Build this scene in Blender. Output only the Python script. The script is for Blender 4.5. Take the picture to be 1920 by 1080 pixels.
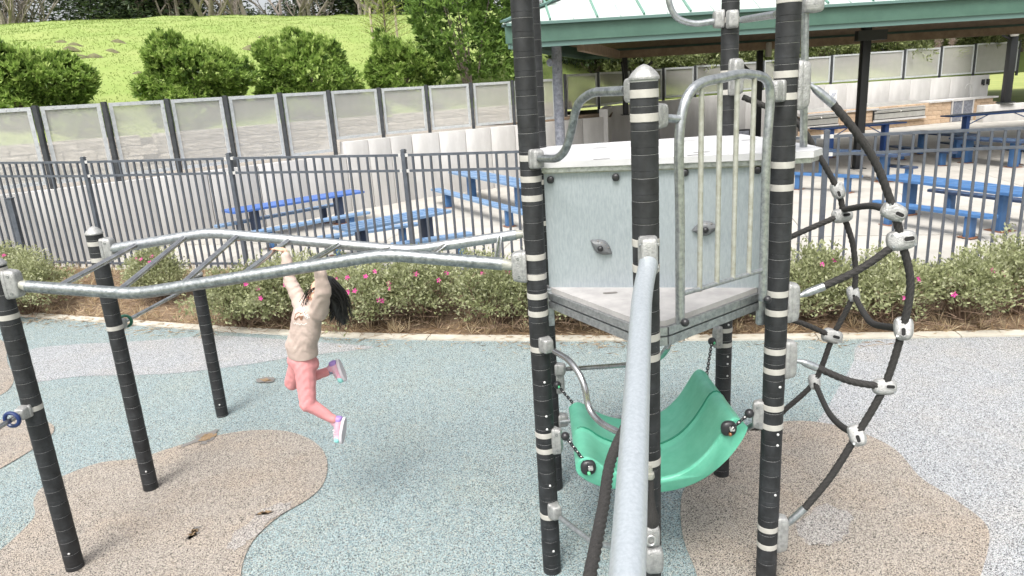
import bpy, bmesh, math, random
import numpy as np
from mathutils import Vector, Matrix
from mathutils.bvhtree import BVHTree

for o in list(bpy.data.objects): bpy.data.objects.remove(o)
SC = bpy.context.scene
COL = SC.collection
rnd = random.Random(7)
R_ = math.radians

# ---------------------------------------------------------------- camera
FPX, CAMH = 1330.0, 3.15                      # focal length in photo pixels (1920 wide), eye height
def _cam():
    d = np.array([1265.0-960, 5300.0-540, FPX]); d /= np.linalg.norm(d)
    f = np.array([0, 0, 1.0]); f = f-d*f.dot(d); f /= np.linalg.norm(f)
    r = np.cross(d, f)
    if r[0] < 0: r = -r
    return np.array([r, f, -d])
RM = _cam()
def ray(x, y): return RM @ np.array([(x-960)/FPX, (y-540)/FPX, 1.0])
def gz(x, y, z=0.0):                          # pixel -> point on a level plane
    r = ray(x, y); t = (z-CAMH)/r[2]; return Vector((t*r[0], t*r[1], z))
def aty(x, y, Y):                             # pixel -> point at depth Y
    r = ray(x, y)*(Y/ray(x, y)[1]); return Vector((r[0], r[1], r[2]+CAMH))
def onv(x, y, P, Q):                          # pixel -> point on the upright plane through P, Q
    r = ray(x, y); n = np.array([-(Q[1]-P[1]), Q[0]-P[0]])
    t = (n @ np.array([P[0], P[1]]))/(n @ r[:2]); return Vector((t*r[0], t*r[1], CAMH+t*r[2]))
def atd(x, y, d):                             # pixel -> point at horizontal distance d
    r = ray(x, y); t = d/math.hypot(r[0], r[1]); return Vector((t*r[0], t*r[1], CAMH+t*r[2]))

cd = bpy.data.cameras.new('camera'); cam = bpy.data.objects.new('camera', cd); COL.objects.link(cam)
cd.sensor_width = 36; cd.lens = 36*FPX/1920; cd.clip_start = .05; cd.clip_end = 2000
X = RM @ np.array([1, 0, 0]); Yv = -(RM @ np.array([0, 1, 0])); Zv = -(RM @ np.array([0, 0, 1]))
cam.matrix_world = Matrix(((X[0], Yv[0], Zv[0], 0), (X[1], Yv[1], Zv[1], 0), (X[2], Yv[2], Zv[2], CAMH), (0, 0, 0, 1)))
SC.camera = cam

# ---------------------------------------------------------------- sky, sun, exposure (bright overcast)
SUN_EL, SUN_ROT = R_(58), R_(200)
w = bpy.data.worlds.new('World'); SC.world = w; w.use_nodes = True
nt = w.node_tree; nt.nodes.clear()
sk = nt.nodes.new('ShaderNodeTexSky'); sk.sky_type = 'NISHITA'; sk.sun_disc = False
sk.sun_elevation = SUN_EL; sk.sun_rotation = SUN_ROT; sk.air_density = 1.0; sk.dust_density = 6.0; sk.ozone_density = 1.0
hs = nt.nodes.new('ShaderNodeHueSaturation'); hs.inputs['Saturation'].default_value = .22; hs.inputs['Value'].default_value = 1.0
bg = nt.nodes.new('ShaderNodeBackground'); bg.inputs[1].default_value = .15
wo = nt.nodes.new('ShaderNodeOutputWorld')
nt.links.new(sk.outputs[0], hs.inputs['Color']); nt.links.new(hs.outputs[0], bg.inputs[0]); nt.links.new(bg.outputs[0], wo.inputs[0])
sl = bpy.data.lights.new('sun', 'SUN'); sl.energy = 1.4; sl.angle = R_(22); sl.color = (1, .96, .9)
so = bpy.data.objects.new('sun', sl); COL.objects.link(so)
sd = Vector((math.sin(SUN_ROT)*math.cos(SUN_EL), math.cos(SUN_ROT)*math.cos(SUN_EL), math.sin(SUN_EL)))
so.rotation_euler = sd.to_track_quat('Z', 'Y').to_euler()
vs = SC.view_settings; vs.view_transform = 'Standard'; vs.look = 'None'; vs.gamma = 1; vs.use_curve_mapping = False
vs.exposure = 1.0

# ---------------------------------------------------------------- materials
M = {}
def mat(name, col, rough=.6, metal=0.0, noise=None, col2=None, bump=None, spec=.5, coords='Object', objvar=0, detail=4, stretch=None):
    m = bpy.data.materials.new(name); m.use_nodes = True; nt = m.node_tree; n = nt.nodes; L = nt.links
    b = n['Principled BSDF']; b.inputs['Roughness'].default_value = rough; b.inputs['Metallic'].default_value = metal
    b.inputs['Specular IOR Level'].default_value = spec
    c4 = lambda c: (c[0], c[1], c[2], 1)
    b.inputs['Base Color'].default_value = c4(col)
    tc = n.new('ShaderNodeTexCoord'); out = None
    if noise:
        nz = n.new('ShaderNodeTexNoise'); nz.inputs['Scale'].default_value = noise; nz.inputs['Detail'].default_value = detail
        nz.inputs['Roughness'].default_value = .65
        if stretch:
            mp = n.new('ShaderNodeMapping'); mp.inputs['Scale'].default_value = stretch; L.new(tc.outputs[coords], mp.inputs[0]); L.new(mp.outputs[0], nz.inputs['Vector'])
        else: L.new(tc.outputs[coords], nz.inputs['Vector'])
        rp = n.new('ShaderNodeValToRGB'); rp.color_ramp.elements[0].position = .35; rp.color_ramp.elements[1].position = .68
        rp.color_ramp.elements[0].color = c4(col); rp.color_ramp.elements[1].color = c4(col2 or col)
        L.new(nz.outputs[0], rp.inputs[0]); out = rp.outputs[0]
    if objvar:
        oi = n.new('ShaderNodeObjectInfo'); h = n.new('ShaderNodeHueSaturation')
        mr = n.new('ShaderNodeMapRange'); mr.inputs[3].default_value = 1-objvar; mr.inputs[4].default_value = 1+objvar
        L.new(oi.outputs['Random'], mr.inputs[0]); L.new(mr.outputs[0], h.inputs['Value'])
        if out: L.new(out, h.inputs['Color'])
        else: h.inputs['Color'].default_value = c4(col)
        out = h.outputs[0]
    if out: L.new(out, b.inputs['Base Color'])
    if bump:
        s, st = bump; nb = n.new('ShaderNodeTexNoise'); nb.inputs['Scale'].default_value = s; nb.inputs['Detail'].default_value = 5
        L.new(tc.outputs[coords], nb.inputs['Vector'])
        bp = n.new('ShaderNodeBump'); bp.inputs['Strength'].default_value = st; bp.inputs['Distance'].default_value = .01
        L.new(nb.outputs[0], bp.inputs['Height']); L.new(bp.outputs[0], b.inputs['Normal'])
    M[name] = m; return m

def granule(name, cols, dark, scale=170, wear=None):
    """poured rubber crumb: every cell one grain of its own colour, dark grains between, worn soft blotches"""
    m = bpy.data.materials.new(name); m.use_nodes = True; nt = m.node_tree; n = nt.nodes; L = nt.links
    b = n['Principled BSDF']; b.inputs['Roughness'].default_value = .85; b.inputs['Specular IOR Level'].default_value = .3
    tc = n.new('ShaderNodeTexCoord')
    v = n.new('ShaderNodeTexVoronoi'); v.inputs['Scale'].default_value = scale; L.new(tc.outputs['Object'], v.inputs['Vector'])
    sp = n.new('ShaderNodeSeparateColor'); L.new(v.outputs['Color'], sp.inputs[0])
    rp = n.new('ShaderNodeValToRGB'); rp.color_ramp.interpolation = 'CONSTANT'
    e = rp.color_ramp.elements
    stops = [(0, dark)]+[(.18+i*.82/len(cols), c) for i, c in enumerate(cols)]
    while len(e) < len(stops): e.new(.5)
    for el, (p, c) in zip(e, stops): el.position = p; el.color = (*c, 1)
    L.new(sp.outputs[0], rp.inputs[0])
    # grain edges
    mr = n.new('ShaderNodeMapRange'); mr.inputs[1].default_value = .35; mr.inputs[2].default_value = .75; mr.inputs[3].default_value = 1; mr.inputs[4].default_value = .45
    L.new(v.outputs['Distance'], mr.inputs[0])
    mx = n.new('ShaderNodeMix'); mx.data_type = 'RGBA'; mx.blend_type = 'MULTIPLY'; mx.inputs[0].default_value = 1
    L.new(rp.outputs[0], mx.inputs[6]); L.new(mr.outputs[0], mx.inputs[7])
    nz = n.new('ShaderNodeTexNoise'); nz.inputs['Scale'].default_value = 1.3; nz.inputs['Detail'].default_value = 6; nz.inputs['Roughness'].default_value = .7
    L.new(tc.outputs['Object'], nz.inputs['Vector'])
    r2 = n.new('ShaderNodeValToRGB'); r2.color_ramp.elements[0].position = .45; r2.color_ramp.elements[1].position = .72
    r2.color_ramp.elements[0].color = (0, 0, 0, 1); r2.color_ramp.elements[1].color = (.5, .5, .5, 1)
    L.new(nz.outputs[0], r2.inputs[0])
    m2 = n.new('ShaderNodeMix'); m2.data_type = 'RGBA'; L.new(r2.outputs[0], m2.inputs[0]); L.new(mx.outputs[2], m2.inputs[6])
    m3 = n.new('ShaderNodeMix'); m3.data_type = 'RGBA'; m3.blend_type = 'MULTIPLY'; m3.inputs[0].default_value = 1
    m3.inputs[7].default_value = (*(wear or (1.1, 1.0, .88)), 1); L.new(mx.outputs[2], m3.inputs[6]); L.new(m3.outputs[2], m2.inputs[7])
    L.new(m2.outputs[2], b.inputs['Base Color'])
    bp = n.new('ShaderNodeBump'); bp.inputs['Strength'].default_value = .5; bp.inputs['Distance'].default_value = .006; bp.invert = True
    L.new(v.outputs['Distance'], bp.inputs['Height']); L.new(bp.outputs[0], b.inputs['Normal'])
    M[name] = m

def leafmat(name, cols, trans=.35, rough=.5):
    m = bpy.data.materials.new(name); m.use_nodes = True; nt = m.node_tree; n = nt.nodes; L = nt.links
    b = n['Principled BSDF']; b.inputs['Roughness'].default_value = rough; b.inputs['Specular IOR Level'].default_value = .35
    at = n.new('ShaderNodeAttribute'); at.attribute_name = 'lv'
    rp = n.new('ShaderNodeValToRGB'); e = rp.color_ramp.elements
    while len(e) < len(cols): e.new(.5)
    for i, (el, c) in enumerate(zip(e, cols)): el.position = i/(len(cols)-1); el.color = (*c, 1)
    L.new(at.outputs['Fac'], rp.inputs[0]); L.new(rp.outputs[0], b.inputs['Base Color'])
    t = n.new('ShaderNodeBsdfTranslucent'); L.new(rp.outputs[0], t.inputs[0])
    ms = n.new('ShaderNodeMixShader'); ms.inputs[0].default_value = trans
    L.new(b.outputs[0], ms.inputs[1]); L.new(t.outputs[0], ms.inputs[2]); L.new(ms.outputs[0], n['Material Output'].inputs[0])
    M[name] = m

granule('rubber_teal', [(.25, .345, .36), (.31, .41, .42), (.39, .465, .465), (.43, .44, .40), (.20, .265, .29)], (.06, .07, .08))
granule('rubber_grey', [(.345, .365, .38), (.43, .45, .465), (.52, .535, .55), (.475, .475, .475), (.27, .285, .30)], (.07, .07, .08))
granule('rubber_tan', [(.335, .295, .25), (.42, .375, .32), (.48, .435, .38), (.385, .345, .305), (.27, .24, .215)], (.06, .055, .05), wear=(1.12, .98, .84))
granule('rubber_bald', [(.44, .42, .39), (.52, .50, .475), (.38, .345, .32), (.30, .28, .27)], (.06, .06, .06))
mat('foam', (.15, .10, .06), .95, noise=60, col2=(.30, .21, .12), bump=(60, 1))
mat('sleeve', (.008, .0085, .0095), .6, noise=14, col2=(.022, .0235, .026), bump=(90, .12), objvar=.25)
mat('core', (.50, .50, .49), .5, .1)
mat('band', (.42, .405, .37), .5, noise=20, col2=(.36, .345, .315))
mat('cast', (.27, .27, .265), .48, .5, noise=40, col2=(.41, .41, .40), bump=(150, .5))
mat('galv', (.25, .265, .275), .38, .8, noise=40, col2=(.46, .48, .49), bump=(60, .12), detail=8)
mat('galv_frame', (.44, .46, .47), .5, .2, noise=10, col2=(.56, .58, .59))
mat('galv_dirty', (.15, .165, .17), .38, .8, noise=34, col2=(.36, .38, .38), bump=(60, .15), detail=8)
mat('galv_old', (.32, .315, .26), .5, .45, noise=26, col2=(.47, .475, .44), bump=(60, .1), detail=8)
mat('galv_sheet', (.30, .34, .365), .5, .45, noise=60, col2=(.38, .42, .445), bump=(80, .05), detail=9, stretch=(1.6, 1.6, .35))
mat('galv_beam', (.42, .46, .49), .42, .6, noise=90, col2=(.52, .56, .59), bump=(80, .05), detail=8)
mat('polished', (.30, .30, .31), .22, .95, noise=9, col2=(.5, .5, .5))
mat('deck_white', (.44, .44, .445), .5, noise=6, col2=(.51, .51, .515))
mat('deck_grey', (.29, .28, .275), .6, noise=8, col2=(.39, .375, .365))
mat('black_plastic', (.018, .018, .02), .38)
mat('hold_grey', (.10, .105, .11), .45, noise=20, col2=(.14, .145, .15))
mat('green_dot', (.10, .48, .22), .4)
mat('seat_green', (.10, .40, .265), .38, noise=9, col2=(.145, .47, .33), bump=(40, .04))
mat('seat_groove', (.015, .20, .12), .5)
mat('rope', (.016, .015, .014), .75, noise=160, col2=(.034, .031, .029), bump=(300, .5))
mat('ring_green', (.012, .10, .06), .4)
mat('ring_navy', (.01, .025, .10), .35)
mat('copper', (.35, .16, .08), .4, .8)
mat('fence', (.062, .072, .09), .42, .1, noise=7, col2=(.105, .118, .14), bump=(60, .05))
mat('fence_dark', (.05, .06, .075), .45, noise=7, col2=(.10, .11, .13))
mat('concrete', (.45, .44, .425), .9, noise=1.6, col2=(.56, .55, .535), bump=(30, .4), objvar=.05, detail=9, stretch=(1.6, 1.6, .5))
mat('slab', (.35, .335, .30), .9, noise=1.1, col2=(.45, .43, .395), bump=(40, .25), objvar=.04, detail=9)
mat('kerb', (.38, .35, .29), .9, noise=5, col2=(.50, .47, .41), bump=(40, .4), detail=8)
mat('soil', (.12, .08, .05), .95, noise=7, col2=(.22, .155, .10), bump=(40, 1))
mat('gravel', (.20, .18, .16), .95, noise=30, col2=(.40, .37, .33), bump=(60, 1))
mat('block', (.36, .33, .28), .95, noise=9, col2=(.50, .46, .40), bump=(22, 1), objvar=.1, detail=8)
mat('block_tan', (.42, .30, .20), .95, noise=9, col2=(.54, .41, .29), bump=(22, 1), objvar=.12, detail=8)
mat('joint', (.16, .15, .14), .95)
mat('screen_post', (.018, .02, .024), .5, noise=6, col2=(.05, .055, .06))
mat('steel_black', (.012, .013, .015), .45)
mat('column_grey', (.12, .13, .16), .5, noise=10, col2=(.26, .27, .30))
mat('roof_metal', (.46, .54, .50), .4, .2, noise=.8, col2=(.58, .64, .61))
mat('roof_seam', (.13, .25, .20), .4, .1)
mat('fascia', (.045, .10, .075), .5, noise=2, col2=(.06, .125, .095))
mat('gutter', (.09, .16, .145), .5)
mat('timber', (.17, .12, .08), .8, noise=3, col2=(.24, .175, .12))
mat('blue', (.04, .12, .28), .5, noise=5, col2=(.055, .15, .33))
mat('blue_royal', (.04, .11, .36), .45, noise=40, col2=(.06, .14, .40))
mat('blue_pale', (.13, .22, .36), .5, noise=5, col2=(.17, .27, .41))
mat('blue_dark', (.03, .05, .10), .5)
mat('stainless', (.58, .57, .55), .35, .8, noise=4, col2=(.70, .69, .67))
mat('dark_gap', (.01, .01, .01), .9)
mat('white_paint', (.75, .75, .74), .5)
mat('ink', (.05, .09, .2), .6)
mat('rust', (.20, .09, .05), .9)
mat('grass_ground', (.19, .265, .06), .95, noise=.5, col2=(.25, .30, .09), bump=(14, .6), detail=10)
mat('meadow', (.20, .24, .06), .95, noise=.2, col2=(.28, .30, .09))
mat('earth', (.09, .08, .045), .95, noise=5, col2=(.15, .15, .07))
mat('bark', (.12, .095, .075), .9, noise=12, col2=(.22, .18, .15), bump=(30, 1))
mat('bark_grey', (.20, .175, .15), .9, noise=8, col2=(.30, .265, .23), bump=(25, .8))
mat('bark_pale', (.34, .30, .26), .9, noise=8, col2=(.48, .43, .38), bump=(25, .8))
mat('twig', (.13, .085, .055), .9, noise=12, col2=(.24, .17, .12))
mat('stake', (.42, .36, .27), .9)
mat('house_wall', (.62, .64, .66), .8); mat('house_roof', (.16, .17, .19), .8); mat('glass_dark', (.05, .06, .07), .1)
mat('trim', (.75, .75, .75), .6)
leafmat('leaf_bush', [(.06, .11, .025), (.16, .26, .05), (.30, .43, .10), (.46, .57, .18)], .45)
leafmat('leaf_dense', [(.045, .085, .02), (.11, .19, .04), (.20, .32, .07), (.33, .46, .12)], .45)
leafmat('leaf_shrub', [(.17, .19, .085), (.29, .315, .155), (.41, .43, .25), (.52, .53, .36)], .4)
leafmat('leaf_dark', [(.015, .028, .012), (.03, .05, .02), (.05, .08, .03), (.10, .12, .05)], .2)
leafmat('leaf_grey', [(.08, .095, .045), (.15, .18, .07), (.24, .28, .11), (.34, .36, .18)], .3)
leafmat('leaf_lime', [(.14, .20, .03), (.25, .33, .06), (.36, .43, .12), (.42, .46, .16)], .35)
leafmat('grass_blade', [(.18, .255, .055), (.21, .285, .065), (.245, .31, .085), (.29, .33, .115)], .35)
leafmat('dry', [(.16, .095, .05), (.27, .18, .10), (.40, .30, .18), (.50, .42, .28)], .2)
leafmat('plume', [(.40, .30, .26), (.52, .42, .37), (.60, .50, .45)], .4)
mat('petal', (.62, .05, .30), .5); mat('petal_mid', (.7, .5, .1), .6)
mat('skin', (.62, .36, .25), .5, noise=30, col2=(.66, .40, .29))
mat('lips', (.50, .14, .13), .4)
mat('hair', (.006, .0055, .0055), .4, noise=60, col2=(.012, .011, .010))
mat('sweat', (.44, .345, .30), .9, noise=14, col2=(.50, .40, .35), bump=(24, .55))
mat('pants', (.58, .235, .24), .85, noise=10, col2=(.64, .28, .28), bump=(26, .5))
mat('shoe_pink', (.58, .28, .36), .6, noise=40, col2=(.55, .40, .46)); mat('shoe_teal', (.25, .58, .55), .5)
mat('shoe_purple', (.30, .20, .48), .5); mat('shoe_white', (.50, .47, .50), .5); mat('sock', (.22, .24, .32), .9)
mat('print_brown', (.20, .11, .07), .9); mat('print_white', (.74, .72, .70), .9)
mat('eye_white', (.8, .8, .8), .3); mat('eye_dark', (.02, .012, .01), .2)

def screenmat():
    m = bpy.data.materials.new('mesh_sheet'); m.use_nodes = True; n = m.node_tree.nodes; L = m.node_tree.links
    b = n['Principled BSDF']; b.inputs['Base Color'].default_value = (.56, .55, .52, 1); b.inputs['Roughness'].default_value = .6
    t = n.new('ShaderNodeBsdfTransparent'); ms = n.new('ShaderNodeMixShader')
    tc = n.new('ShaderNodeTexCoord'); nz = n.new('ShaderNodeTexNoise'); nz.inputs['Scale'].default_value = 3; nz.inputs['Detail'].default_value = 5
    mr = n.new('ShaderNodeMapRange'); mr.inputs[3].default_value = .36; mr.inputs[4].default_value = .47
    L.new(tc.outputs['Object'], nz.inputs['Vector']); L.new(nz.outputs[0], mr.inputs[0]); L.new(mr.outputs[0], ms.inputs[0])
    L.new(t.outputs[0], ms.inputs[1]); L.new(b.outputs[0], ms.inputs[2]); L.new(ms.outputs[0], n['Material Output'].inputs[0])
    M['mesh_sheet'] = m
screenmat()

# ---------------------------------------------------------------- mesh helpers
class MB:
    def __init__(s): s.v = []; s.f = []
    def add(s, vs, fs):
        k = len(s.v); s.v += [tuple(v) for v in vs]; s.f += [tuple(i+k for i in f) for f in fs]; return s
    def box(s, c, d, rot=None, top=1.0):
        c = Vector(c); vs = []
        for z in (-1, 1):
            t = top if z > 0 else 1
            for x, y in ((-1, -1), (1, -1), (1, 1), (-1, 1)):
                p = Vector((x*d[0]/2*t, y*d[1]/2*t, z*d[2]/2))
                if rot is not None: p = rot @ p
                vs.append(c+p)
        return s.add(vs, [(3, 2, 1, 0), (4, 5, 6, 7), (0, 1, 5, 4), (1, 2, 6, 5), (2, 3, 7, 6), (3, 0, 4, 7)])
    def bbox(s, c, d, b=.008, rot=None):        # bevelled box
        bm = bmesh.new(); bmesh.ops.create_cube(bm, size=1)
        for v in bm.verts: v.co = Vector((v.co.x*d[0], v.co.y*d[1], v.co.z*d[2]))
        bmesh.ops.bevel(bm, geom=bm.edges[:], offset=b, segments=2, affect='EDGES', profile=.5)
        bm.verts.index_update(); c = Vector(c)
        s.add([c+((rot @ v.co) if rot is not None else v.co) for v in bm.verts], [[v.index for v in f.verts] for f in bm.faces]); bm.free(); return s
    def bar(s, p, q, wd, ht, up=(0, 0, 1)):     # box along p->q
        p, q = Vector(p), Vector(q); d = q-p; x = d.normalized(); y = Vector(up).cross(x).normalized(); z = x.cross(y)
        return s.box((p+q)/2, (d.length, wd, ht), Matrix((x, y, z)).transposed())
    def tube(s, pts, r, n=12, caps=True, rfun=None):
        P = [Vector(p) for p in pts]; k0 = len(s.v)
        T = []
        for i in range(len(P)):
            a = P[max(0, i-1)]; b = P[min(len(P)-1, i+1)]; T.append((b-a).normalized())
        u = T[0].orthogonal().normalized(); vs = []; fs = []; acc = 0
        for i, p in enumerate(P):
            u = (u-T[i]*u.dot(T[i])).normalized(); v = T[i].cross(u)
            if i: acc += (p-P[i-1]).length
            ri = r[i] if isinstance(r, (list, tuple)) else r
            for j in range(n):
                a = 2*math.pi*j/n; rr = ri*(rfun(a, acc) if rfun else 1)
                vs.append(p+(u*math.cos(a)+v*math.sin(a))*rr)
        for i in range(len(P)-1):
            for j in range(n):
                fs.append((i*n+j, i*n+(j+1) % n, (i+1)*n+(j+1) % n, (i+1)*n+j))
        if caps:
            fs.append(tuple(range(n-1, -1, -1))); fs.append(tuple((len(P)-1)*n+j for j in range(n)))
        return s.add(vs, fs)
    def lathe(s, prof, n=20, origin=(0, 0, 0), rot=None, caps=True):  # prof: [(r,z)]
        o = Vector(origin); vs = []; fs = []
        for r, z in prof:
            for j in range(n):
                a = 2*math.pi*j/n; p = Vector((r*math.cos(a), r*math.sin(a), z)); vs.append(o+((rot @ p) if rot is not None else p))
        for i in range(len(prof)-1):
            for j in range(n): fs.append((i*n+j, i*n+(j+1) % n, (i+1)*n+(j+1) % n, (i+1)*n+j))
        if caps:
            fs.append(tuple(range(n-1, -1, -1))); fs.append(tuple((len(prof)-1)*n+j for j in range(n)))
        return s.add(vs, fs)
    def ball(s, c, r, n=14, m=9, rot=None):
        r = (r, r, r) if not isinstance(r, (tuple, list)) else r
        vs = []; fs = []; c = Vector(c)
        for i in range(m+1):
            t = math.pi*i/m
            for j in range(n):
                a = 2*math.pi*j/n; p = Vector((r[0]*math.sin(t)*math.cos(a), r[1]*math.sin(t)*math.sin(a), r[2]*math.cos(t)))
                vs.append(c+((rot @ p) if rot is not None else p))
        for i in range(m):
            for j in range(n): fs.append((i*n+j, (i+1)*n+j, (i+1)*n+(j+1) % n, i*n+(j+1) % n))
        return s.add(vs, fs)
    def sbox(s, c, d, e=.32, n=20, m=12, rot=None, taper=0.0):     # rounded casting (superellipsoid), taper along +x
        vs = []; fs = []; c = Vector(c); sp = lambda x: math.copysign(abs(x)**e, x)
        for i in range(m+1):
            t = -math.pi/2+math.pi*i/m
            for j in range(n):
                a = 2*math.pi*j/n
                p = Vector((sp(math.cos(t))*sp(math.cos(a))*d[0]/2, sp(math.cos(t))*sp(math.sin(a))*d[1]/2, sp(math.sin(t))*d[2]/2))
                k = 1-taper*(p.x/d[0]+.5); p.y *= k; p.z *= k
                vs.append(c+((rot @ p) if rot is not None else p))
        for i in range(m):
            for j in range(n): fs.append((i*n+j, i*n+(j+1) % n, (i+1)*n+(j+1) % n, (i+1)*n+j))
        return s.add(vs, fs)
    def poly(s, pts, z0=None, th=None):          # flat polygon, optional thickness downwards
        k = len(pts)
        if th is None: return s.add(pts, [tuple(range(k))])
        lo = [(p[0], p[1], p[2]-th) for p in pts]
        return s.add(list(pts)+lo, [tuple(range(k)), tuple(range(2*k-1, k-1, -1))]+[(i, k+i, k+(i+1) % k, (i+1) % k) for i in range(k)])
    def mesh(s, name='m', smooth=False, angle=None):
        me = bpy.data.meshes.new(name); me.from_pydata(s.v, [], s.f); me.validate()
        bm = bmesh.new(); bm.from_mesh(me); bmesh.ops.remove_doubles(bm, verts=bm.verts, dist=1e-6)
        bmesh.ops.recalc_face_normals(bm, faces=bm.faces); bm.to_mesh(me); bm.free()
        if smooth:
            me.polygons.foreach_set('use_smooth', [True]*len(me.polygons))
            try: me.set_sharp_from_angle(angle=angle or R_(42))
            except Exception: pass
        return me
    def build(s, name, material, parent=None, smooth=True, angle=None):
        return obj(name, s.mesh(name, smooth, angle), material, parent)
def obj(name, me, material=None, parent=None, loc=None, rot=None, scale=None):
    o = bpy.data.objects.new(name, me); COL.objects.link(o)
    if material and me is not None and not me.materials: me.materials.append(M[material])
    if parent is not None: o.parent = parent
    if loc is not None: o.location = loc
    if rot is not None: o.rotation_euler = rot
    if scale is not None: o.scale = scale
    return o
def tag(o, label=None, cat=None, group=None, kind=None):
    if label: o['label'] = label
    if cat: o['category'] = cat
    if group: o['group'] = group
    if kind: o['kind'] = kind
    return o
def thing(name, label, cat, loc=(0, 0, 0), group=None, rz=0):
    o = obj(name, None, loc=loc, rot=(0, 0, rz)); return tag(o, label, cat, group)
def fillet(pts, r, k=6):
    P = [Vector(p) for p in pts]; out = [P[0]]
    for i in range(1, len(P)-1):
        a, b, c = P[i-1], P[i], P[i+1]
        d1 = (a-b); d2 = (c-b); rr = min(r, d1.length*.49, d2.length*.49)
        s, e = b+d1.normalized()*rr, b+d2.normalized()*rr
        for j in range(k+1):
            t = j/k; out.append(s*(1-t)**2+b*2*t*(1-t)+e*t*t)
    out.append(P[-1]); return out
def spline(pts, step=.03):
    P = [Vector(p) for p in pts]; Q = [P[0]*2-P[1]]+P+[P[-1]*2-P[-2]]; out = []
    for i in range(1, len(Q)-2):
        a, b, c, d = Q[i-1:i+3]; n = max(2, int((c-b).length/step))
        for j in range(n):
            t = j/n
            out.append(.5*((2*b)+(c-a)*t+(2*a-5*b+4*c-d)*t*t+(3*b-3*c+d-a)*t**3))
    out.append(P[-1]); return out
def towards(v, up=(0, 0, 1)):                    # rotation whose +x points along v
    x = Vector(v).normalized(); u = Vector(up)
    if abs(x.dot(u)) > .98: u = Vector((0, 1, 0))
    y = u.cross(x).normalized(); z = x.cross(y); return Matrix((x, y, z)).transposed()

# ---------------------------------------------------------------- leaves (one mesh of many leaf faces)
def leaves(name, material, pos, dirs, length, width, parent=None, seed=1, fold=.25, vals=None, droop=0.0):
    g = np.random.default_rng(seed); n = len(pos); pos = np.asarray(pos, float); d = np.asarray(dirs, float)
    d /= np.linalg.norm(d, axis=1)[:, None]+1e-9
    q = g.normal(size=(n, 3)); sdir = np.cross(d, q); sdir /= np.linalg.norm(sdir, axis=1)[:, None]+1e-9
    nn = np.cross(sdir, d)
    L = length*(.7+.6*g.random(n)); W = width*(.7+.6*g.random(n)); L = L[:, None]; W = W[:, None]
    tip = pos+d*L; tip[:, 2] -= droop*L[:, 0]
    mid = pos+d*L*.5
    v = np.empty((n, 4, 3)); v[:, 0] = pos; v[:, 1] = mid+sdir*W*.5+nn*W*fold; v[:, 2] = tip; v[:, 3] = mid-sdir*W*.5+nn*W*fold
    me = bpy.data.meshes.new(name); me.vertices.add(n*4); me.loops.add(n*4); me.polygons.add(n)
    me.vertices.foreach_set('co', v.reshape(-1)); me.loops.foreach_set('vertex_index', np.arange(n*4, dtype=np.int32))
    me.polygons.foreach_set('loop_start', np.arange(0, n*4, 4, dtype=np.int32)); me.polygons.foreach_set('loop_total', np.full(n, 4, np.int32))
    if vals is None: vals = np.clip(g.normal(.45, .25, n), 0, 1)
    at = me.attributes.new('lv', 'FLOAT', 'POINT'); at.data.foreach_set('value', np.repeat(vals, 4).astype(np.float32))
    me.update(); return obj(name, me, material, parent)
def rosettes(P, Dn, k, g, spread=.9):
    n = len(P); pos = np.repeat(P, k, 0); d = np.repeat(Dn, k, 0)+g.normal(size=(n*k, 3))*spread
    return pos, d
# ================================================================ GROUND
def flat(name, pts, z, material, label=None):
    m = MB().poly([(p[0], p[1], z) for p in pts]); o = m.build(name, material, smooth=False); tag(o, label, None, None, 'structure'); return o
flat('ground', [(-300, -60), (300, -60), (300, 420), (-300, 420)], -.10, 'meadow', 'open ground reaching to the horizon')

KERB = [gz(*p) for p in [(-420, 540), (-200, 565), (0, 590), (200, 606), (400, 621), (600, 632), (800, 638), (960, 640), (1200, 640), (1450, 638), (1700, 635), (1920, 631), (2300, 622)]]
KERB = spline(KERB, .5)
def normals2(P):
    out = []
    for i in range(len(P)):
        a, b = P[max(0, i-1)], P[min(len(P)-1, i+1)]; t = (b-a).normalized(); out.append(Vector((-t.y, t.x, 0)))
    return out
KN = normals2(KERB)
base = [(p.x, p.y) for p in KERB]
flat('rubber_surface', base+[(14, -3), (-22, -3)], 0, 'rubber_teal', 'blue green crumb rubber play surface')
def patch(name, px, z, material, label, n=2, jag=0):
    pts = [gz(*p) for p in px]; k = len(pts); sm = []
    for i in range(k):
        a, b, c, d = pts[i-1], pts[i], pts[(i+1) % k], pts[(i+2) % k]
        for j in range(4):
            t = j/4; sm.append(.5*((2*b)+(c-a)*t+(2*a-5*b+4*c-d)*t*t+(3*b-3*c+d-a)*t**3))
    if jag: sm = [p+Vector((rnd.uniform(-jag, jag), rnd.uniform(-jag, jag), 0)) for p in sm]
    return flat(name, sm, z, material, label)
patch('rubber_patch', [(1618, 641), (1600, 680), (1577, 720), (1555, 757), (1536, 785), (1500, 830), (1500, 900), (1620, 1000), (1700, 1080), (1760, 1180), (2300, 1200), (2500, 900), (2250, 640), (1920, 632.5), (1750, 635.5)], .004, 'rubber_grey', 'pale grey rubber surface on the right')
patch('rubber_patch', [(20, 676), (60, 655), (140, 646), (260, 640), (400, 630), (520, 636), (640, 645), (700, 652), (620, 662), (540, 672), (420, 690), (300, 702), (150, 706), (50, 716)], .004, 'rubber_grey', 'pale grey rubber band behind the ladder posts')
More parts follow.
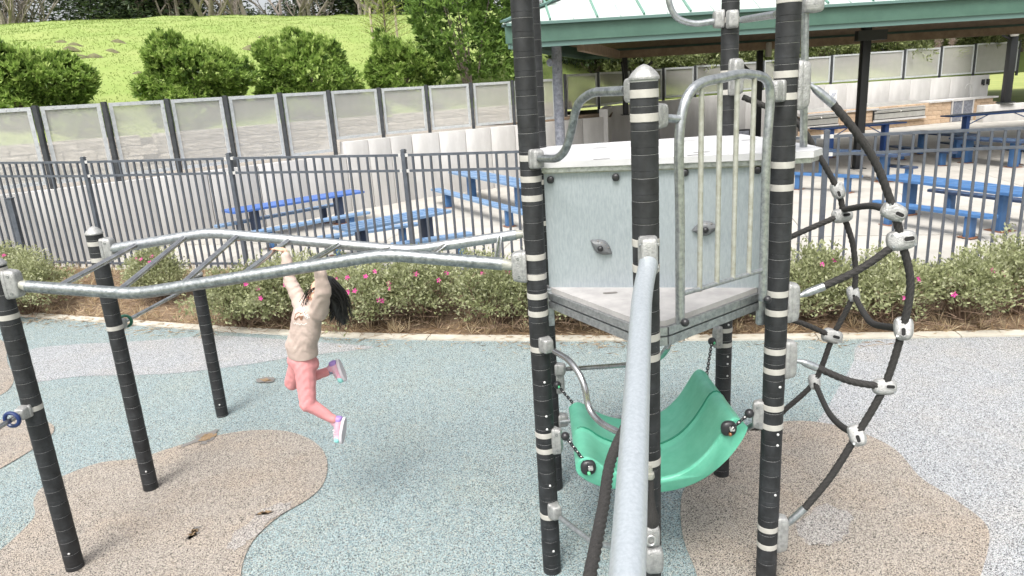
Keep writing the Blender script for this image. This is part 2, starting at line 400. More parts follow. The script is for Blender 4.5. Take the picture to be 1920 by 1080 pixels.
patch('rubber_patch', [(120, 893), (190, 868), (255, 861), (330, 838), (400, 819), (470, 808), (540, 810), (590, 830), (613, 862), (608, 905), (578, 937), (530, 965), (490, 998), (464, 1034), (452, 1085), (470, 1150), (-100, 1190), (-220, 1150), (-60, 1078), (0, 1034), (48, 990), (66, 966), (63, 942), (78, 916)], .008, 'rubber_tan', 'tan rubber island under the ladder')
patch('rubber_patch', [(1276, 950), (1285, 915), (1320, 870), (1380, 822), (1440, 797), (1500, 790), (1560, 797), (1620, 814), (1680, 845), (1722, 893), (1762, 920), (1802, 946), (1842, 977), (1855, 1004), (1850, 1042), (1835, 1090), (1800, 1180), (1500, 1220), (1340, 1160), (1303, 1068), (1281, 1010)], .008, 'rubber_tan', 'tan rubber island under the climbing net')
patch('rubber_patch', [(-300, 800), (-100, 792), (0, 788), (60, 786), (96, 795), (100, 812), (70, 838), (0, 880), (-100, 930), (-300, 1000)], .008, 'rubber_tan', 'tan rubber patch beside the left ladder post')
patch('rubber_patch', [(-400, 640), (-100, 640), (0, 636), (14, 680), (26, 712), (0, 742), (-100, 770), (-400, 800)], .006, 'rubber_tan', 'tan rubber patch at the left edge')
for px, lb in (([(455, 990), (500, 955), (545, 945), (520, 970), (480, 1005), (440, 1035), (425, 1020)], 'bald pale scuff on the tan island'), ([(1500, 985), (1535, 950), (1590, 965), (1595, 1000), (1560, 1025), (1510, 1020)], 'bald pale scuff under the net')):
    patch('worn_spot', px, .012, 'rubber_bald', lb, jag=.03)
for px, lb in (([(370, 823), (385, 815), (407, 812), (404, 824), (388, 832), (371, 831)], 'torn hole showing yellow foam at the tan edge'), ([(486, 714), (500, 711), (516, 713), (506, 719), (490, 720)], 'small torn hole behind the child'),
               ([(355, 1008), (364, 997), (372, 994), (367, 1005), (358, 1011)], 'small torn spot in the tan island'), ([(485, 966), (498, 961), (510, 963), (498, 969)], 'small torn spot near the scuff')):
    c_ = (sum(p[0] for p in px)/len(px), sum(p[1] for p in px)/len(px))
    patch('torn_rim', [(c_[0]+(p[0]-c_[0])*1.12, c_[1]+(p[1]-c_[1])*1.2-.8) for p in px], .0145, 'joint', 'dark torn rubber rim round the '+lb, jag=.035)
    patch('torn_spot', [(c_[0]+(p[0]-c_[0])*.7, c_[1]+(p[1]-c_[1])*.6) for p in px], .018, 'foam', lb, jag=.03)
flat('dark_edge', [gz(*p)[:2] for p in [(338, 838), (362, 828), (390, 812), (408, 808), (408, 812), (388, 817), (366, 832), (342, 841)]], .0135, 'joint', 'torn dark rim of the foam hole')

# concrete edging
for i in range(0, len(KERB)-2, 3):
    j = min(i+3, len(KERB)-1)
    a, b = [KERB[k] for k in (i, j)]; na, nb = KN[i], KN[j]; d = (b-a)*.004
    if i == 0:
        kerb = tag(obj('kerb', None), 'flush concrete edging along the planting bed', None, None, 'structure')
    m = MB(); top = [Vector(KERB[k]) for k in range(i, j+1)]; nn = KN[i:j+1]
    top[0] = top[0]+d; top[-1] = top[-1]-d
    front = [(p.x, p.y, .022) for p in top]; back = [(p.x+n.x*.17, p.y+n.y*.17, .026) for p, n in zip(top, nn)]
    m.poly(front+back[::-1], th=.12); m.build('kerb_stone', 'kerb', kerb, smooth=False)

# fence line (posts: xy, base z, top z)
FP = []
for (x, y), zt, zb in (((157, 304), 2.31, .14), ((430, 297), 2.24, .07), ((757, 291), 2.17, 0)):
    p = gz(x, y, zt); FP.append((Vector((p.x, p.y, 0)), zb, zt))
e_ = gz(0, 306, 2.36); f_ = FP[0][0]; d_ = Vector((e_.x-f_.x, e_.y-f_.y, 0)).normalized()
FP.insert(0, (f_+d_*3.4, .22, 2.40))
FP.append((Vector((1.5, 11.25, 0)), 0, 2.17))
p = gz(1550, 256, 2.17); q = gz(1920, 240, 2.17); d = (q-p).normalized()
FP.append((Vector((p.x, p.y, 0)), 0, 2.17)); FP.append((Vector((p.x+d.x*3.43, p.y+d.y*3.43, 0)), 0, 2.17)); FP.append((Vector((p.x+d.x*6.86, p.y+d.y*6.86, 0)), 0, 2.17))

# planting bed: lofted from edging to just past the fence
fl = spline([f[0] for f in FP], .5); fz = [f[1] for f in FP]
def lerp_poly(P, t):
    L = [0]
    for i in range(len(P)-1): L.append(L[-1]+(P[i+1]-P[i]).length)
    s = t*L[-1]
    for i in range(len(P)-1):
        if s <= L[i+1] or i == len(P)-2: return P[i].lerp(P[i+1], (s-L[i])/(L[i+1]-L[i]))
back = [Vector((p[0].x, p[0].y, p[1])) for p in FP]
m = MB(); NU, NV = 130, 16; g = np.random.default_rng(3)
hn = g.normal(size=(NU+1, NV+1))*.014
BED = {}
for i in range(NU+1):
    t = i/NU; a = lerp_poly(KERB, t); n = KN[min(len(KN)-1, int(t*(len(KERB)-1)))]; a = a+n*.172; b = lerp_poly(back, t)
    for j in range(NV+1):
        v = j/NV; p = a.lerp(b+Vector((b.x-a.x, b.y-a.y, 0)).normalized()*.12, v); z = .0+b.z*v+.09*math.sin(math.pi*v)+(hn[i, j] if 0 < j < NV else 0)
        m.v.append((p.x, p.y, z)); BED[i, j] = (p.x, p.y, z)
for i in range(NU):
    for j in range(NV): k = i*(NV+1)+j; m.f.append((k, k+NV+1, k+NV+2, k+1))
tag(m.build('planting_bed', 'soil'), 'mulched planting bed between the edging and the fence', None, None, 'structure')
def bedpt(x, y):
    best = min(BED.values(), key=lambda q: (q[0]-x)**2+(q[1]-y)**2); return Vector((x, y, best[2]))

# patio slabs beyond the fence
patio = tag(obj('patio', None), 'pale concrete picnic patio', None, None, 'structure')
flat('patio_bed', [(-14, 10), (40, 8.5), (46, 52), (-14, 52)], -.075, 'joint', 'dark joint base below the patio slabs').parent = patio
sm = MB().box((0, 0, -.04), (2.985, 2.985, .08)).mesh('patio_slab'); sm.materials.append(M['slab'])
fy = lambda x: np.interp(x, [f[0].x for f in FP], [f[0].y for f in FP])
ang = R_(-14); ca, sa = math.cos(ang), math.sin(ang)
for i in range(-6, 14):
    for j in range(0, 15):
        u, v = i*3.0+.8, 10.6+j*3.0
        x, y = u*ca-(v-12)*sa, 12+u*sa+(v-12)*ca
        if y+1.9 < fy(x) or x < -13 or x > 38 or y > 48: continue
        if y-1.2 > 25.5+max(0, x)*.75 and x < 22: continue
        if y > 18+(x+8.6)*1.0+3.4 and x < 4: continue
        o = obj('patio_slab', sm, None, patio, (x, y, -.012 if y-2.2 < fy(x) else 0), (0, 0, ang))

# ================================================================ RETAINING WALLS, SCREENS
W = [Vector((-14.2, 13.2, 0)), Vector((-9.4, 16.2, 0)), Vector((-2.81, 22.5, 0)), Vector((3.7, 26.3, 0))]
def on_line(px, P, y=300):
    r = ray(px, y); best = None
    for i in range(len(P)-1):
        a, b = P[i], P[i+1]; n = Vector((-(b.y-a.y), b.x-a.x, 0)); den = n.x*r[0]+n.y*r[1]
        if abs(den) < 1e-9: continue
        t = (n.x*a.x+n.y*a.y)/den; q = Vector((r[0]*t, r[1]*t, 0)); s = (q-a).dot(b-a)/(b-a).length_squared
        if t > 0 and -.001 <= s <= 1.001: return q
        if t > 0 and (best is None or abs(s-.5) < best[0]): best = (abs(s-.5), q)
    return best[1]
WN = lambda a, b: Vector((-(b-a).y, (b-a).x, 0)).normalized()
def panel_wall(root, P, ztop, step, th=.3, mat_='concrete', zb=-.07):
    """upright concrete bays with recessed joints, each bay its own piece"""
    for i in range(len(P)-1):
        a, b = P[i], P[i+1]; L = (b-a).length; k = max(1, round(L/step)); t = (b-a).normalized(); n = WN(a, b)
        for j in range(k):
            p, q = a+t*(L*j/k+.011), a+t*(L*(j+1)/k-.011); z = ztop((p+q)/2)
            c = (p+q)/2+n*th/2; h = z-zb
            m = MB().bbox((0, 0, h/2), ((q-p).length, th, h), .012)
            o = m.build('panel', mat_, root); o.location = (c.x, c.y, zb); o.rotation_euler = (0, 0, math.atan2(t.y, t.x))
        bk = MB().bar(a+n*(th*.55)+Vector((0, 0, zb+.4)), b+n*(th*.55)+Vector((0, 0, zb+.4)), th*.7, .8); bk.build('core', 'joint', root, smooth=False)
wl = thing('retaining_wall', 'long pale concrete retaining wall running behind the left picnic tables', 'wall', (0, 0, 0))
stepq = on_line(650, W)
zt_left = lambda p: 1.66 if p.x < stepq.x else 2.0
panel_wall(wl, [W[0], W[1], stepq], zt_left, 1.25)
panel_wall(wl, [stepq, W[2], W[3]], lambda p: 2.0, .92)
W2 = [Vector((4.6, 30.8, 0)), Vector((15.5, 37.5, 0)), Vector((27.6, 41.2, 0))]
w2top = lambda p: float(np.interp(p.x, [4.6, 15.5, 27.6], [2.22, 2.42, 2.32]))
wr = thing('retaining_wall', 'tall concrete wall behind the barbecue counter and shelter', 'wall')
panel_wall(wr, W2, w2top, 1.35)

def screens(root, P, zb, ztop, frame=.08):
    """galvanised frames with perforated sheets between black posts"""
    for i, p in enumerate(P):
        zt = ztop(p)+.03
        m = MB().box((0, 0, (zt-zb(p)+.25)/2), (.10, .10, zt-zb(p)+.25)); o = m.build('post', 'screen_post', root, smooth=False)
        o.location = (p.x, p.y, zb(p)-.25)
        if i == len(P)-1: break
        q = P[i+1]
        t = (q-p).normalized(); n = WN(p, q); a, b = p+t*.085, q-t*.085; L = (b-a).length
        z0 = max(zb(p), zb(q)) if abs(zb(p)-zb(q)) > .2 else zb((p+q)/2); z1 = ztop((p+q)/2); h = z1-z0
        rz = math.atan2(t.y, t.x)
        f = MB()
        f.box((L/2, 0, h-frame/2), (L, .03, frame)); f.box((L/2, 0, frame/2), (L, .03, frame))
        f.box((frame/2, 0, h/2), (frame, .028, h-2*frame)); f.box((L-frame/2, 0, h/2), (frame, .028, h-2*frame))
        fo = f.build('frame', 'galv_frame', root, smooth=False); fo.location = (a.x, a.y, z0); fo.rotation_euler = (0, 0, rz)
        s = MB().box((L/2, .018, h/2), (L-.02, .004, h-.02)).build('mesh_sheet', 'mesh_sheet', fo, smooth=False)
        bl = MB()
        for k in range(5): bl.ball((frame/2, -.017, h*(.1+.2*k)), .012, 6, 4); bl.ball((L-frame/2, -.017, h*(.1+.2*k)), .012, 6, 4)
        for k in range(1, 5): bl.ball((L*k/5, -.017, h-frame/2), .012, 6, 4); bl.ball((L*k/5, -.017, frame/2), .012, 6, 4)
        tag(bl.build('rivets', 'core', fo), kind='stuff')
sl_ = thing('screen_fence', 'row of perforated metal screens in galvanised frames above the left wall', 'screen')
pp = [on_line(x, W)+Vector((-.69, .72, 0))*.16 for x in (-45, 92, 221, 338, 446, 547, 637, 730, 817, 899, 975, 1056)]
screens(sl_, pp, lambda p: (1.76 if p.x < stepq.x-.1 else 2.08), lambda p: 3.43)
sr_ = thing('screen_fence', 'row of perforated metal screens above the barbecue wall beyond the shelter', 'screen')
sp = [atd(x, 150, d) for x, d in ((1062, 27.2), (1125, 28.8))]+[on_line(x, W2, 130) for x in (1185, 1247, 1307, 1370, 1435, 1500, 1563, 1630, 1699, 1767, 1830, 1912)]
for q in sp: q.z = 0
x0, x1 = sp[0].x, sp[-1].x
screens(sr_, [q+Vector((-.3, .9, 0))*.17 for q in sp], lambda p: w2top(p)+.09, lambda p: 3.56+.5*(p.x-x0)/(x1-x0))

# terraces behind the walls and the split-face block wall
def loft(name, A, B, nv, zf, material, label, kind='structure', noise=0, seed=1):
    m = MB(); g = np.random.default_rng(seed); n = len(A)
    for i in range(n):
        for j in range(nv+1):
            v = j/nv; p = A[i].lerp(B[i], v); z = zf(v, A[i], B[i])
            m.v.append((p.x, p.y, z+(g.normal()*noise if 0 < j < nv else 0)))
    for i in range(n-1):
        for j in range(nv): k = i*(nv+1)+j; m.f.append((k, k+nv+1, k+nv+2, k+1))
    o = m.build(name, material); tag(o, label, None, None, kind); return o
def resample(P, n): return [lerp_poly(P, i/(n-1)) for i in range(n)]
NB = Vector((-.69, .72, 0)).normalized()
WF = [W[0], W[1], stepq, W[2], W[3]]
wa = [q+NB*.28 for q in resample(WF, 60)]; BLK = [q+NB*3.1 for q in resample([W[0], W[1], W[2], W[3]+Vector((.9, .4, 0))], 60)]
loft('terrace', wa, BLK, 6, lambda v, a, b: 1.6 if a.x < stepq.x+.1 else 1.94, 'gravel', 'gravel terrace between the concrete wall and the block wall', noise=.01)
bw = thing('block_wall', 'low split face block wall seen through the left screens', 'wall')
bms = []
for s in range(4):
    m = MB().bbox((0, 0, 0), (.735, .3, .265), .014); me = m.mesh('block'); gg = random.Random(s)
    bm = bmesh.new(); bm.from_mesh(me); bmesh.ops.subdivide_edges(bm, edges=[e for e in bm.edges if e.calc_length() > .2], cuts=3, use_grid_fill=True)
    for v in bm.verts:
        if v.co.y < -.12: v.co.y += gg.uniform(-.03, .015)
    bm.to_mesh(me); bm.free(); me.materials.append(M['block']); bms.append(me)
BL = [BLK[0], BLK[len(BLK)//3], BLK[2*len(BLK)//3], BLK[-1]]
ZB = 1.5
def put_blocks(P, z0, rows, root, ms, wd=.75, ht=.275, name='block'):
    for i in range(len(P)-1):
        a, b = P[i], P[i+1]; L = (b-a).length; t = (b-a).normalized(); k = int(L/wd)
        for r in range(rows):
            off = (r % 2)*wd/2
            for j in range(k+1):
                s = j*wd+off+wd/2
                if s > L+wd*.25: continue
                p = a+t*s; obj(name, ms[rnd.randrange(len(ms))], None, root, (p.x, p.y, z0+ht/2+r*ht), (0, 0, math.atan2(t.y, t.x)))
put_blocks(BL, ZB, 4, bw, bms)
MB().bar(BL[0]+NB*.2+Vector((0, 0, ZB+.5)), BL[1]+NB*.2+Vector((0, 0, ZB+.5)), .2, 1.0).bar(BL[1]+NB*.2+Vector((0, 0, ZB+.5)), BL[2]+NB*.2+Vector((0, 0, ZB+.5)), .2, 1.0).bar(BL[2]+NB*.2+Vector((0, 0, ZB+.5)), BL[3]+NB*.2+Vector((0, 0, ZB+.5)), .2, 1.0).build('core', 'joint', bw, smooth=False)

# hill
CREST = [atd(x, y, d) for x, y, d in ((-900, 130, 40), (-450, 92, 43), (-200, 72, 45), (0, 57.5, 47), (120, 49.5, 48), (240, 45, 49), (400, 40, 50), (600, 38.5, 51), (720, 36, 52), (830, 33.5, 53), (1000, 20, 56), (1250, 8, 60), (1600, 0, 66), (2000, -5, 70), (2500, -5, 74))]
FOOT = [q+NB*.25 for q in resample([W[0]+Vector((-3, -3, 0)), W[0], W[1], W[2], W[3]+Vector((.9, .4, 0))], 40)]
FOOT = [q+NB*3.0 for q in FOOT]
FOOT2 = [q+Vector((-.3, .9, 0))*.42 for q in resample([W2[0], W2[1], W2[2], W2[2]+(W2[2]-W2[1])], 26)]
FT = FOOT+FOOT2
def crest_at(az):
    A = [math.atan2(c.x, c.y) for c in CREST]
    return Vector([float(np.interp(az, A, [c[k] for c in CREST])) for k in range(3)])
CR = [crest_at(math.atan2(f.x, f.y)) for f in FT]
def prof(v, a, b):
    z0 = 2.55 if a in FOOT else 2.3
    e = v**.92; e = e*(1.15-.15*v**6)
    return z0+(b.z-z0)*min(1.0, math.sin(min(1, v)*math.pi/2)**1.15)
HILL_GRID = {}
m = MB(); NVH = 34; g = np.random.default_rng(11)
for i, (a, b) in enumerate(zip(FT, CR)):
    z0 = 2.55 if i < len(FOOT) else 2.3
    for j in range(NVH+14):
        v = j/NVH
        if v <= 1: p = a.lerp(b, v); z = z0+(b.z-z0)*math.sin(v*math.pi/2)**1.12+(g.normal()*.05 if 2 < j < NVH-1 else 0)
        else:
            d = Vector((b.x, b.y, 0)).normalized(); k = (v-1)*60; p = Vector((b.x, b.y, 0))+d*k; z = b.z-.02*k-.0006*k*k
        m.v.append((p.x, p.y, z)); HILL_GRID[i, j] = Vector((p.x, p.y, z))
for i in range(len(FT)-1):
    for j in range(NVH+13): k = i*(NVH+14)+j; m.f.append((k, k+NVH+14, k+NVH+15, k+1))
hill = tag(m.build('hill', 'grass_ground'), 'bright green grassy hillside', None, None, 'structure')
bpy.context.view_layer.update()
HB = BVHTree.FromPolygons([Vector(v) for v in m.v], m.f)
def hz(x, y):
    h = HB.ray_cast(Vector((x, y, 60)), Vector((0, 0, -1))); return h[0].z if h[0] else 2.5
def hill_hit(px, py):                         # where the pixel's line of sight meets the hillside
    r = ray(px, py); h = HB.ray_cast(Vector((0, 0, CAMH)), Vector(r).normalized()); return h[0]
# bare molehills and dirt on the grass
MOLE = ['bare earth mound highest on the left of the hillside', 'bare earth patch below the highest left mound', 'small earth mound right of the left group', 'small earth mound above the second bush', 'flat earth spot left of the second bush', 'flat earth spot nearest the leftmost bush', 'bare spot at the crown of the third bush', 'bare spot left of the third bush', 'tiny mound in the left group of mounds', 'bare spot just above the screens']
for px in ((117, 81), (133, 92), (222, 79), (210, 97), (178, 106), (150, 108), (495, 72), (468, 90), (140, 85), (260, 140)):
    q = hill_hit(*px)
    if not q: continue
    m = MB(); n = 14; ring = []
    for k in range(3):
        rr = (1.0, .6, .25)[k]
        for a in range(n): th = 2*math.pi*a/n; s = .19*rr*(1+.3*math.sin(3*th+px[0])); xx, yy = q.x+s*math.cos(th)*1.7, q.y+s*math.sin(th); m.v.append((xx, yy, hz(xx, yy)+(-.03, .05, .10)[k]))
    for k in range(2):
        for a in range(n): m.f.append((k*n+a, k*n+(a+1) % n, (k+1)*n+(a+1) % n, (k+1)*n+a))
    m.f.append(tuple(2*n+a for a in range(n)))
    tag(m.build('molehill', 'earth'), MOLE.pop(0), 'molehill', 'earth mounds on the hill')
# grass tufts over the slope
g = np.random.default_rng(21); P = []
keys = [k for k in HILL_GRID if k[0] < len(FOOT)+2 and k[1] <= NVH]
for _ in range(60000):
    i = g.integers(0, len(FOOT)); j = min(NVH-1, int(g.random()**.8*NVH)); a, b = g.random(2)
    p = (HILL_GRID[i, j]*(1-a)*(1-b)+HILL_GRID[i+1, j]*a*(1-b)+HILL_GRID[i, j+1]*(1-a)*b+HILL_GRID[i+1, j+1]*a*b); P.append(p)
P = np.array([tuple(p) for p in P]); dn = np.tile([0, 0, 1.0], (len(P), 1))
pos, d = rosettes(P, dn, 2, g, .6); d[:, 2] = np.abs(d[:, 2])+.2
nv = np.clip(.42+.014*(pos[:, 0]+18)+.14*np.sin(pos[:, 0]*.6+1.5*np.sin(pos[:, 1]*.35))+g.normal(0, .16, len(pos)), 0, 1)
tag(leaves('grass', 'grass_blade', pos, d, .06, .02, seed=22, vals=nv), 'short meadow grass on the hillside', 'grass', None, 'stuff')
# needle litter and dry grass on the bed
g = np.random.default_rng(31); P = []
for _ in range(15000):
    i = g.integers(0, NU); j = int(g.random()**1.6*NV); a, b = g.random(2)
    q = [np.array(BED[i+da, j+db]) for da in (0, 1) for db in (0, 1)]
    P.append(q[0]*(1-a)*(1-b)+q[2]*a*(1-b)+q[1]*(1-a)*b+q[3]*a*b)
P = np.array(P); P[:, 2] += .006
d = g.normal(size=(len(P), 3)); d[:, 2] = np.abs(d[:, 2])*.22
tag(leaves('needle_litter', 'dry', P, d, .15, .010, seed=32), 'brown dry needles littering the planting bed', 'litter', None, 'stuff')
ks = g.integers(4, len(KERB)-4, 2600); of = -np.abs(g.normal(0, .16, 2600))-.01; of[::3] = g.random(len(of[::3]))*.17
K3 = np.array([(KERB[i].x+KN[i].x*o+g.normal()*.15, KERB[i].y+KN[i].y*o+g.normal()*.02, .034 if o > 0 else .012) for i, o in zip(ks, of)])
K3 = K3[np.sin(K3[:, 0]*2.1)+np.sin(K3[:, 0]*.83+1)+g.normal(0, .6, len(K3)) > -.1]
d = g.normal(size=(len(K3), 3)); d[:, 2] = np.abs(d[:, 2])*.05
tag(leaves('spilled_needles', 'dry', K3, d, .12, .009, seed=36), 'needles spilled over the concrete edging', 'litter', None, 'stuff')
P2 = P[g.random(len(P)) < .05]; k = 9
pos, d = rosettes(P2, np.tile([0, 0, 1.0], (len(P2), 1)), k, g, .6); d[:, 2] = np.abs(d[:, 2])+.1
tag(leaves('dry_grass', 'dry', pos, d, .20, .009, seed=33, vals=np.clip(g.normal(.75, .15, len(pos)), 0, 1)), 'tufts of dry straw coloured grass in the bed', 'grass', None, 'stuff')
# ================================================================ PICKET FENCE
fence = thing('picket_fence', 'dark grey steel picket fence between the flower bed and patio', 'fence')
pm = MB().box((0, 0, .5), (.034, .034, 1)).mesh('picket'); pm.materials.append(M['fence'])
for i, (p, zb, zt) in enumerate(FP):
    h = zt-zb+.07
    m = MB().box((0, 0, h/2-.2), (.075, .075, h+.4)); m.box((0, 0, h+.012), (.085, .085, .018)); m.box((0, 0, h+.028), (.06, .06, .014))
    o = m.build('post', 'fence', fence, smooth=False); o.location = (p.x, p.y, zb)
    if i == len(FP)-1: break
    q, zb2, zt2 = FP[i+1]; t = (q-p).normalized(); L = (q-p).length; rz = math.atan2(t.y, t.x); o.rotation_euler = (0, 0, rz)
    a, b = p+t*.045, q-t*.045
    for off, zz in ((0, 'top'), (-.27, 'mid'), (None, 'bot')):
        za = (zt+off) if off is not None else zb+.14; z2 = (zt2+off) if off is not None else zb2+.14
        r = MB().bar(a+Vector((0, 0, za)), b+Vector((0, 0, z2)), .042, .042).build('rail', 'fence', fence, smooth=False)
        if i:
            br = MB()
            for e, z in ((a, za), (b, z2)): br.bar(e+Vector((0, 0, z))-t*.008, e+Vector((0, 0, z))+t*.05*(1 if e is a else -1), .052, .054)
            br.build('bracket', 'core', r, smooth=False)
    n = 20
    for k in range(1, n):
        f = k/n
        s = p.lerp(q, f); z0 = zb+(zb2-zb)*f+.05; z1 = zt+(zt2-zt)*f-.022
        obj('picket', pm, None, fence, (s.x, s.y, z0), (0, 0, rz), (1, 1, z1-z0))
gp = gz(8, 470, .15); gp = gz(14, 470, .3)
m = MB().box((0, 0, .75), (.10, .10, 1.6)); m.box((0, 0, 1.56), (.12, .12, .02))
o = m.build('gate_post', 'fence_dark', fence, smooth=False); q = FP[1][0].lerp(FP[0][0], .60); o.location = (q.x+.05, q.y-.12, .1)

# ================================================================ PICNIC FURNITURE
def roundrect(L, Wd, r, n=5):
    pts = []
    for cx, cy, a0 in ((L/2-r, Wd/2-r, 0), (-L/2+r, Wd/2-r, 90), (-L/2+r, -Wd/2+r, 180), (L/2-r, -Wd/2+r, 270)):
        for k in range(n+1): a = R_(a0+90*k/n); pts.append((cx+r*math.cos(a), cy+r*math.sin(a)))
    return pts
def slab_parts(parent, name, L, Wd, z, th, mtop, cells):
    pts = roundrect(L, Wd, .09); o = MB().poly([(x, y, z) for x, y in pts], th=th).build(name, mtop, parent, smooth=False)
    if cells:
        nx, ny = cells; m = MB()
        for i in range(1, nx): m.box((-L/2+L*i/nx, 0, z+.002), (.012, Wd-.06, .004))
        for j in range(1, ny): m.box((0, -Wd/2+Wd*j/ny, z+.0035), (L-.06, .012, .004))
        m.build('weld_line', 'blue_pale' if mtop != 'blue_pale' else 'blue', o, smooth=False)
    return o
def leg(parent, x, y, z, mt='blue', wd=.16, dp=.09):
    o = MB().bbox((x, y, z/2), (wd*.7, wd, z), .008).build('leg', mt, parent)
    MB().bbox((x, y, .01), (wd*1.6, wd*1.5, .012), .003).build('foot_plate', 'rust', o)
def place(px1, px2, z, L, Wd, side=1):
    a, b = gz(*px1, z), gz(*px2, z); t = (b-a).normalized(); n = Vector((-t.y, t.x, 0))
    if n.y < 0: n = -n
    if L is None: L = (b-a).length
    c = a+t*L/2+n*Wd/2; return Vector((c.x, c.y, 0)), math.atan2(t.y, t.x), L
def table(label, px1, px2, L, z=.8, Wd=.78, mt='blue_pale', ml='blue', cells=(9, 3), bar=False, right=False):
    c, rz, L = place(px1, px2, z, L, Wd)
    t = thing('picnic_table', label, 'table', c, 'picnic tables on the patio', rz)
    slab_parts(t, 'table_top', L, Wd, z, .05, mt, cells)
    for s in (-1, 1):
        leg(t, s*L*.32, 0, z-.05, ml, .24)
        if bar: MB().bar((s*L*.30, 0, z-.42), (s*L*.10, 0, z-.05), .03, .03).build('brace', ml, t, smooth=False)
    MB().box((0, 0, z-.075), (L*.66, .06, .045)).build('stretcher', ml, t, smooth=False)
    return t
def bench(label, px1, px2, L=None, z=.46, Wd=.30, mt='blue_pale', ml='blue', th=.05):
    c, rz, L = place(px1, px2, z, L, Wd)
    t = thing('bench', label, 'bench', c, 'benches beside the picnic tables', rz)
    slab_parts(t, 'seat', L, Wd, z, th, mt, (max(3, int(L/.3)), 1))
    for s in (-1, 1): leg(t, s*L*.33, 0, z-th, ml, .18)
    return t
table('royal blue long table in front of the left wall behind the fence', (437, 398), (686, 358), None, mt='blue_royal', ml='blue_dark', cells=None)
bench('bench on the near side of the royal blue long table', (470, 437), (697, 397), None, ml='blue')
bench('bench on the wall side of the royal blue long table', (409, 424), (646, 380), None, ml='blue_dark')
table('pale blue table nearest the fence, just left of the tower', (658, 432), (850, 394), None, ml='blue_dark', cells=(8, 4))
bench('bench closest to the fence left of the tower', (738, 460), (890, 437), None)
bench('bench behind the pale blue table nearest the fence', (597, 447), (788, 419), None)
table('pale blue table partly hidden behind the left tower post', (839, 322), (976, 350), 5.2)
bench('bench in front of the table hidden behind the tower post', (806, 354), (979, 400), 6.0)
table('long blue table nearest the fence right of the net', (1640, 331), (1920, 366), 3.4, mt='blue', cells=(10, 3))
bench('bench nearest the fence at the right of the net', (1626, 377), (1856, 407), None, mt='blue')
bench('dark bench behind the long blue table on the right', (1735, 355), (1920, 377), 3.0, mt='blue_dark')
table('dark blue table just right of the tower behind the net', (1500, 281), (1678, 292), None, mt='blue_dark', cells=(8, 3))
bench('bench with rounded end beside the dark table near the tower', (1470, 324), (1611, 331), None, mt='blue')
bench('far side bench of the dark table near the tower', (1640, 308), (1710, 314), None, mt='blue_dark')
table('small dark table under the shelter beyond the fence rail', (1695, 247), (1800, 254), None, mt='blue_dark', cells=(6, 3))
bench('dark bench in front of the small dark table', (1665, 273), (1782, 286), None, mt='blue_dark')
table('dark blue table at the right edge of the patio', (1776, 258), (1912, 266), None, mt='blue_dark', cells=(8, 3))
bench('dark bench in front of the right edge table', (1757, 266), (1935, 284), None, mt='blue_dark')
table('tall royal blue counter table near the shelter column', (1540, 241), (1703, 228), None, z=1.12, mt='blue_royal', ml='blue_royal', cells=None, bar=True)
table('tall royal blue counter table in front of the sink', (1790, 217.5), (1922, 207), 5.0, z=1.12, mt='blue_royal', ml='blue_royal', cells=None, bar=True)

# ================================================================ SHELTER
shelter = thing('picnic_shelter', 'open picnic shelter with pale green ribbed metal roof and green fascia', 'shelter')
c0 = aty(949, 92, 19.6); ZE = c0.z                                   # front left eave corner, underside
e1 = aty(1920, 32, 20.4); xdir = Vector((e1.x-c0.x, e1.y-c0.y, 0)).normalized(); ydir = Vector((.27, .96, 0)).normalized()
LX, LY = 26.0, 12.5; P0 = Vector((c0.x, c0.y, 0))
def S(u, v, z): return P0+xdir*u+ydir*v+Vector((0, 0, z))
FH = .42; pit = math.tan(R_(27)); ZR = ZE+FH+.22
rt = Matrix((xdir, ydir, Vector((0, 0, 1)))).transposed()
for (a, b) in (((0, 0), (LX, 0)), ((LX, 0), (LX, LY)), ((LX, LY), (0, LY)), ((0, LY), (0, 0))):
    A, B = S(*a, 0), S(*b, 0); t = (B-A).normalized(); n = Vector((-t.y, t.x, 0))
    A2, B2 = A-t*0, B-t*.06
    MB().bar(A2+n*.03+Vector((0, 0, ZE+.13+FH/2)), B2+n*.03+Vector((0, 0, ZE+.13+FH/2)), .06, FH).build('fascia', 'fascia', shelter, smooth=False)
    MB().bar(A2-n*.02+t*.04+Vector((0, 0, ZE+FH+.17)), B2-n*.02+Vector((0, 0, ZE+FH+.17)), .16, .07).build('gutter_lip', 'gutter', shelter, smooth=False)
    MB().bar(A2+n*.07+t*.06+Vector((0, 0, ZE+.065)), B2+n*.07+Vector((0, 0, ZE+.065)), .05, .13).build('gutter', 'gutter', shelter, smooth=False)
hr = LY/2*pit; rid = [S(LY/2, LY/2, ZR+hr), S(LX-LY/2, LY/2, ZR+hr)]
cn = [S(-.04, -.04, ZR), S(LX+.04, -.04, ZR), S(LX+.04, LY+.04, ZR), S(-.04, LY+.04, ZR)]
